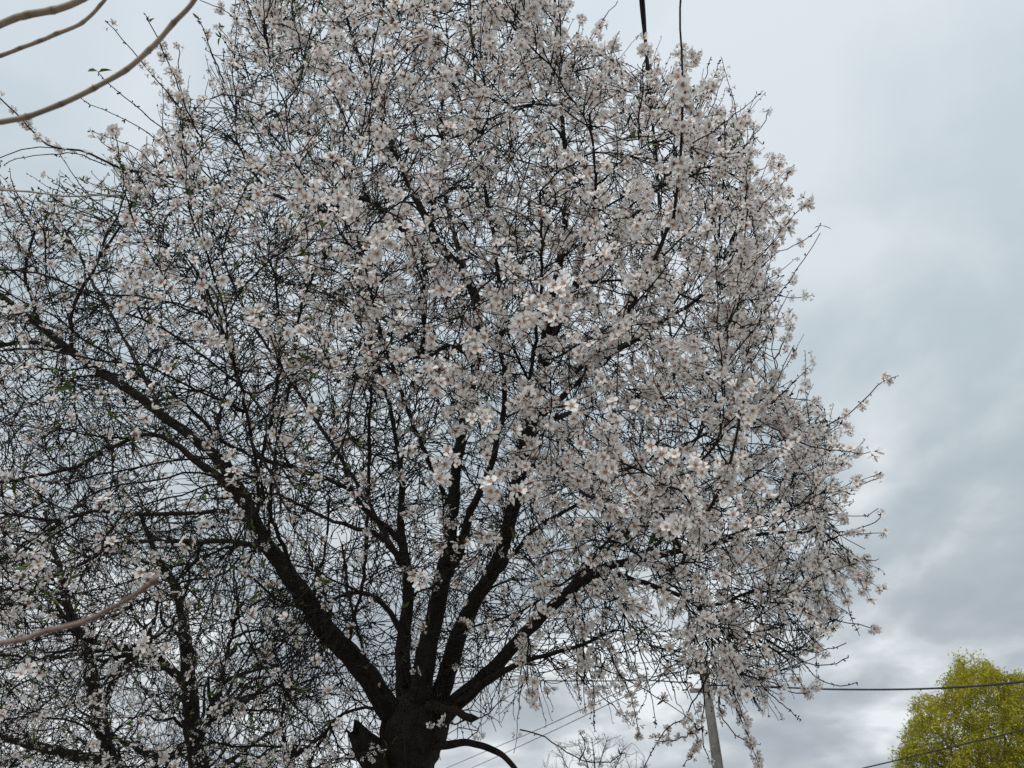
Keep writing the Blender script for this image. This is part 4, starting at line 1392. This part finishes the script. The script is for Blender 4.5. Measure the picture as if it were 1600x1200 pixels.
fig_shoot([(fork, .022), (np.array([-1.75, .85, 1.62]), .014)], [(-220, 120, 1.3, 19), (0, 39, 1.3, 17), (40, 28, 1.3, 16.5), (90, 15, 1.3, 16), (135, -4, 1.3, 15), (220, -60, 1.3, 13), (330, -170, 1.3, 11)], 0.055, M_FIG, None, 1)
fig_shoot([(fork, .018), (np.array([-1.7, .9, 1.60]), .010)], [(-180, 125, 1.4, 11), (0, 86, 1.4, 9.5), (55, 70, 1.4, 9.5), (100, 50, 1.4, 9.5), (130, 33, 1.4, 9), (155, 12, 1.4, 8.5), (175, -18, 1.4, 8), (215, -110, 1.4, 7)], 0.045, M_FIG, None, 2)
fig_shoot([(fork, .022), (np.array([-1.65, .85, 1.5]), .014)], [(-200, 245, 1.25, 17), (0, 192, 1.25, 14.5), (50, 178, 1.25, 14), (105, 157, 1.25, 13.5), (155, 132, 1.25, 13), (200, 105, 1.25, 13), (240, 72, 1.25, 12.5), (270, 38, 1.25, 12), (302, 2, 1.25, 11.5), (330, -60, 1.25, 11), (345, -150, 1.25, 10)], 0.05, M_FIG, None, 3)
fig_shoot([(fork, .014), (np.array([-1.4, 1.0, 1.5]), .007)], [(-160, 288, 1.6, 6), (0, 297, 1.6, 5), (70, 302, 1.6, 4.8), (130, 307, 1.6, 4.5), (190, 304, 1.6, 4)], 0.06, M_FIG, M_FIGTIP, 4)
fig_shoot([(fork, .016), (np.array([-1.25, .68, 1.30]), .010)], [(-330, 1035, 0.86, 15), (0, 1002, 0.78, 13), (60, 990, 0.77, 13), (120, 973, 0.76, 13), (175, 950, 0.75, 13), (210, 930, 0.745, 14), (236, 912, 0.74, 15)], 0.035, M_FIGRED, M_FIGBUD, 5)

# ------------------------------------------------------------------ utility pole and overhead wires
PB = P(1112, 1130, 17.6)
PX, PY = PB[0], PB[1]
pole = empty('utility_pole', (PX, PY, 0), 'grey concrete utility pole half hidden behind the drooping twigs', 'pole')
PTOP = 7.05
S = np.array([[PX, PY, z_, r_] for z_, r_ in ((-.4, .19), (.6, .178), (2.2, .155), (4, .13), (5.6, .108), (PTOP, .092))])
v, q = tubes(S[None, :, :3], S[None, :, 3], 20)
top = np.arange(20)[None] + 5 * 20
link_mesh('shaft', make_mesh('shaft', v, [q, top], [M_CONC]), pole)


def box_part(name, c, s, mat, parent, rot=0.0):
    sx, sy, sz = (s[0] / 2, s[1] / 2, s[2] / 2)
    b = min(s) * 0.12
    vv = []
    for zz, ins in ((-sz, b), (-sz + b, 0), (sz - b, 0), (sz, b)):
        for (x, y) in ((-1, -1), (1, -1), (1, 1), (-1, 1)):
            X, Y = x * (sx - ins), y * (sy - ins)
            vv.append((c[0] + X * math.cos(rot) - Y * math.sin(rot), c[1] + X * math.sin(rot) + Y * math.cos(rot), c[2] + zz))
    ff = [(3, 2, 1, 0), (12, 13, 14, 15)]
    for r_ in range(3):
        for j in range(4):
            ff.append((r_ * 4 + j, r_ * 4 + (j + 1) % 4, r_ * 4 + 4 + (j + 1) % 4, r_ * 4 + 4 + j))
    return link_mesh(name, make_mesh(name, vv, [np.array(ff)], [mat], None, False), parent)


ARM_Z = P(1100, 1079, 17.9)[2]
box_part('crossarm', (PX - .12, PY - .12, ARM_Z), (0.62, 0.07, 0.09), M_STEEL, pole)
ins_prof = np.array([(0, .014), (.05, .014), (.055, .04), (.085, .045), (.09, .03), (.12, .032), (.15, .012)])


def insulator(c):
    ps = np.array([[c[0], c[1], c[2] + h] for h, _ in ins_prof])
    v, q = tubes(ps[None], ins_prof[None, :, 1], 10)
    link_mesh('insulator', make_mesh('insulator', v, [q], [M_PORC]), pole)


for dx in (-.38, .14):
    insulator((PX + dx, PY - .12, ARM_Z + .045))
box_part('crossarm', (PX, PY - .11, PTOP - .25), (0.9, 0.07, 0.08), M_STEEL, pole)
for dx in (-.4, -.2, .2, .4):
    insulator((PX + dx, PY - .11, PTOP - .21))
TOPW = PTOP - .06


def wire(name, pts, r_, label, cat, group, n=60, k=6, lash=False):
    S = spline(np.array(pts, float), n)
    v, q = tubes(S[None], np.full((1, n), r_), k)
    o = link_mesh(name, make_mesh(name, v, [q], [M_CABLE]))
    tag(o, label, cat, group)
    return o


# thick twisted cable over the camera
A0 = P(1003, 0, 3.44)
pe = np.array([PX - .2, PY - .2, PTOP - .1])
base_pts = [A0 + (A0 - pe) * f for f in (0.22, 0.1)]
mid = [A0 * (1 - f) + pe * f + np.array([0, 0, -0.25 * 4 * f * (1 - f)]) for f in (0.0, .012, .033, .06, .2, .4, .6, .8, 1.0)]
ctr_line = spline(np.array(base_pts + mid), 420)
cable = empty('service_cable', ctr_line[0], 'thick black twisted cable dropping into the top of the blossom', 'cable')
T = unit(np.gradient(ctr_line, axis=0))
n1_ = unit(np.cross(T, [1.0, 0.2, 0]))
n2_ = np.cross(T, n1_)
arc = np.concatenate([[0], np.cumsum(np.linalg.norm(np.diff(ctr_line, axis=0), axis=1))])
for ph in (0, math.pi):
    a = (arc * 6.2832 / 0.9 + ph)[:, None]
    S = ctr_line + 0.0062 * (n1_ * np.cos(a) + n2_ * np.sin(a))
    v, q = tubes(S[None], np.full((1, 420), 0.0062), 8)
    link_mesh('strand', make_mesh('strand', v, [q], [M_CABLE]), cable)

wire('overhead_wire', [(PX, PY - .12, ARM_Z + .12), P(1180, 1072, 17.2), P(1300, 1077, 16.2), P(1450, 1076, 14.9), P(1600, 1065, 13.6), P(1800, 1035, 12.2), P(2300, 930, 9.8)], 0.019,
     'thick dark wire running from the pole to the right edge above the willow', 'wire', 'overhead wires')
wire('overhead_wire', [(PX, PY - .11, P(1118, 1245, 17)[2]), P(1250, 1222, 15.5), P(1350, 1200, 14.6), P(1450, 1176, 13.8), P(1530, 1157, 13.1), P(1600, 1140, 12.5), P(1800, 1085, 11.4), P(2300, 900, 9)], 0.012,
     'thin dark wire slanting across the lower part of the yellow willow', 'wire', 'overhead wires')
wire('overhead_wire', [(PX - .4, PY - .12, ARM_Z + .17), P(1010, 1063, 19.2), P(940, 1064, 20.5), P(800, 1062, 23), P(500, 1050, 30)], 0.017,
     'level wire leaving the pole to the left behind the twigs', 'wire', 'overhead wires')
wire('overhead_wire', [(PX - .4, PY - .11, TOPW), P(1020, 1059, 19.5), P(950, 1089, 21.5), P(845, 1138, 25.5), P(740, 1182, 31), P(640, 1225, 40)], 0.011,
     'upper of two thin wires slanting down leftwards from the pole', 'wire', 'overhead wires')
wire('overhead_wire', [(PX - .2, PY - .11, TOPW - .02), P(1040, 1060, 19.5), P(960, 1096, 21.5), P(862, 1143, 25.5), P(755, 1192, 31), P(650, 1238, 40)], 0.011,
     'lower of two thin wires slanting down leftwards from the pole', 'wire', 'overhead wires')

# ------------------------------------------------------------------ yellow-green willow at the lower right
WZ = 24.0
WB = P(1540, 1200, WZ)
willow = empty('willow_tree', (WB[0], WB[1], 0), 'yellow green willow with a dense leafy crown at the lower right', 'tree')
WSIL = [(1398, 1260), (1402, 1190), (1412, 1150), (1425, 1120), (1422, 1092), (1440, 1085), (1468, 1088), (1472, 1060), (1490, 1048), (1492, 1026), (1506, 1024), (1515, 1036),
        (1535, 1034), (1552, 1040), (1565, 1052), (1580, 1050), (1592, 1056), (1625, 1052), (1680, 1075), (1720, 1130), (1740, 1220), (1735, 1320), (1680, 1400), (1560, 1420), (1440, 1390), (1395, 1320)]
wt = spline(np.array([(WB[0], WB[1], -.2, .45), (WB[0], WB[1], .8, .34), (WB[0] + .1, WB[1], 2.0, .28), (*P(1545, 1250, WZ), .20)]), 20)
v, q = rough_tube(wt, 14, .05, 21)
link_mesh('trunk', make_mesh('trunk', v, [q], [M_WBARK]), willow)
wsk = Skeleton()
tops = [(1505, 1045, 24), (1450, 1110, 23.5), (1560, 1065, 24.5), (1625, 1075, 24), (1430, 1170, 24.3), (1480, 1150, 22.8), (1540, 1110, 25.2), (1590, 1120, 23), (1670, 1130, 24), (1690, 1220, 24.5), (1425, 1270, 23.6), (1530, 1200, 22.6)]
for i, (x, y, z_) in enumerate(tops):
    a = wt[-5 - (i % 4), :3]
    b = P(x, y, z_)
    m_ = a * .55 + b * .45 + np.array([0, 0, .5]) + rng.normal(0, .15, 3)
    S = spline(np.hstack([np.array([a, m_, b]), np.array([[.11], [.06], [.015]])]), 22)
    S[1:, :3] += rng.normal(0, .025, (21, 3))
    v, q = rough_tube(S, 7, .05, 300 + i)
    link_mesh('limb', make_mesh('limb', v, [q], [M_WBARK]), willow)
    wsk.add(S[3:, :3], S[3:, 3])


def sample_willow(n):
    out = np.zeros((0, 3))
    while len(out) < n:
        px, py = rng.uniform(1390, 1745, n * 3), rng.uniform(1020, 1420, n * 3)
        sd = poly_sd(px, py, WSIL)
        u = np.clip(sd / 130, 0, 1)
        z_ = WZ + rng.uniform(-1, 1, n * 3) * (0.3 + 2.3 * np.sqrt(1 - (1 - u) ** 2))
        k = sd > 2
        q = CAM + z_[:, None] * (FWD + RGT * ((px - 800) / F_PX)[:, None] + UPV * ((600 - py) / F_PX)[:, None])
        out = np.vstack([out, q[k]])
    return out[:n]


WT = []
for cnt, n, lm, ra, rb, k in ((90, 9, 2.4, .03, .01, 5), (420, 8, 1.6, .014, .006, 4)):
    NP, NT, NR = wsk.arrays()
    PT, d, r0 = grow(sample_willow(cnt), NP, NT, NR, n, .15, lm, .6, .04, .05)
    RD = taper(d, np.minimum(r0 * .8, np.full(len(d), ra)), np.full(len(d), rb), n)
    WT.append((PT, RD, k))
    wsk.add(PT, RD)
# sprays: small hanging twigs dressed with narrow leaves
NP, NT, NR = wsk.arrays()
PT, d, r0 = grow(sample_willow(7000), NP, NT, NR, 5, .05, 1.2, .5, .06, .03, .5)
px, py, _ = proj(PT[:, -1])
keepc = rng.random(len(PT)) < blobs(px, py, 1.0, [(1480, 1165, 12, 26, .1), (1550, 1125, 12, 18, .15), (1570, 1145, 18, 10, .2), (1455, 1200, 18, 14, .3), (1505, 1130, 10, 20, .3), (1585, 1160, 10, 20, .4)])
PT, d = PT[keepc], d[keepc]
RD = taper(d, np.full(len(d), .006), np.full(len(d), .003), 5)
WT.append((PT, RD, 3))
V_, Q_, off = [], [], 0
for (p_, r_, k) in WT:
    v, q = tubes(p_, r_, k)
    V_.append(v)
    Q_.append(q + off)
    off += len(v)
o = link_mesh('twig', make_mesh('twig', np.vstack(V_), [np.vstack(Q_)], [M_WTWIG]), willow)
o['kind'] = 'stuff'
wl = (np.array([(0, 0, 0), (0.0, -.17, .45), (0.0, .17, .45), (-.05, 0, 1.0)]), [(0, 2, 3, 1)], np.zeros(1, int), np.zeros(4))
wl2 = (wl[0], wl[1], np.ones(1, int), wl[3])
pos, ax, idx, t = along(PT, 0.0125, .2)
cl = sample_willow(520)
tipp = PT[:, -1]
dcl = np.sqrt(((tipp[:, None] - cl[None]) ** 2).sum(2)).min(1)
keepl = (dcl < 0.55 + 0.3 * rng.random(len(PT)))[idx]
pos, ax, idx, t = pos[keepl], ax[keepl], idx[keepl], t[keepl]
pos = pos + rng.normal(0, .06, pos.shape)
dv = unit(rng.normal(0, 1, pos.shape) * .8 + ax * .6 + np.array([0, 0, -.15]))
ctone = rng.random(520)[np.argmin(((tipp[:, None] - cl[None]) ** 2).sum(2), axis=1)]
tone = (0.45 * ctone + 0.55 * rng.random(len(PT)))[idx] + rng.normal(0, .15, len(idx)) + (pos[:, 2] - pos[:, 2].mean()) * .10
g_ = tone < 0.42
bulk = Bulk()
sc_ = rng.uniform(.055, .12, len(pos))
rt = frames(dv)
for tmpl, k in ((wl, np.where(~g_)[0]), (wl2, np.where(g_)[0])):
    bulk.add(tmpl, pos[k], rt[k], sc_[k], np.zeros(len(k)))
bulk.build('foliage', [M_WILLOW, M_WILLOWG], willow)
print('willow leaves', len(pos))

# ------------------------------------------------------------------ bare tree far behind, between the drooping twigs
TZ = 26.0
TB = P(930, 1260, TZ)
bare = empty('bare_tree', (TB[0], TB[1], 0), 'distant leafless tree with fine grey twigs, low behind the blossom', 'tree')
bt = spline(np.array([(TB[0], TB[1], -.2, .22), (TB[0], TB[1], 1.2, .16), (*P(930, 1275, TZ), .12), (*P(930, 1235, TZ), .08)]), 16)
v, q = rough_tube(bt, 10, .05, 61)
link_mesh('trunk', make_mesh('trunk', v, [q], [M_GREYTWIG]), bare)
bsk = Skeleton()
for i, (x, y, z_) in enumerate([(905, 1165, 26), (950, 1150, 26.4), (975, 1170, 25.6), (880, 1185, 26.5), (925, 1155, 25.5), (1000, 1200, 26), (860, 1210, 26)]):
    a, b = bt[-2 - i % 4, :3], P(x, y, z_)
    S = spline(np.hstack([np.array([a, a * .5 + b * .5 + np.array([0, 0, .15]) + rng.normal(0, .1, 3), b]), np.array([[.05], [.03], [.01]])]), 14)
    v, q = rough_tube(S, 6, .03, 400 + i)
    link_mesh('limb', make_mesh('limb', v, [q], [M_GREYTWIG]), bare)
    bsk.add(S[2:, :3], S[2:, 3])
BT = []
for cnt, n, ra, rb in ((70, 8, .02, .008), (320, 7, .010, .005)):
    NP, NT, NR = bsk.arrays()
    q_ = sample_box(cnt * 2, 835, 1020, 1140, 1260, 25, 27)
    px, py, z_ = proj(q_)
    e = ((px - 930) / 90) ** 2 + ((py - 1225) / 80) ** 2
    PT, d, r0 = grow(q_[e < 1], NP, NT, NR, n, .08, 1.6, .6, .03, .25)
    RD = taper(d, np.minimum(r0 * .8, np.full(len(d), ra)), np.full(len(d), rb), n)
    BT.append((PT, RD, 3))
    bsk.add(PT, RD)
V_, Q_, off = [], [], 0
for (p_, r_, k) in BT:
    v, q = tubes(p_, r_, k)
    V_.append(v)
    Q_.append(q + off)
    off += len(v)
o = link_mesh('twig', make_mesh('twig', np.vstack(V_), [np.vstack(Q_)], [M_GREYTWIG]), bare)
o['kind'] = 'stuff'
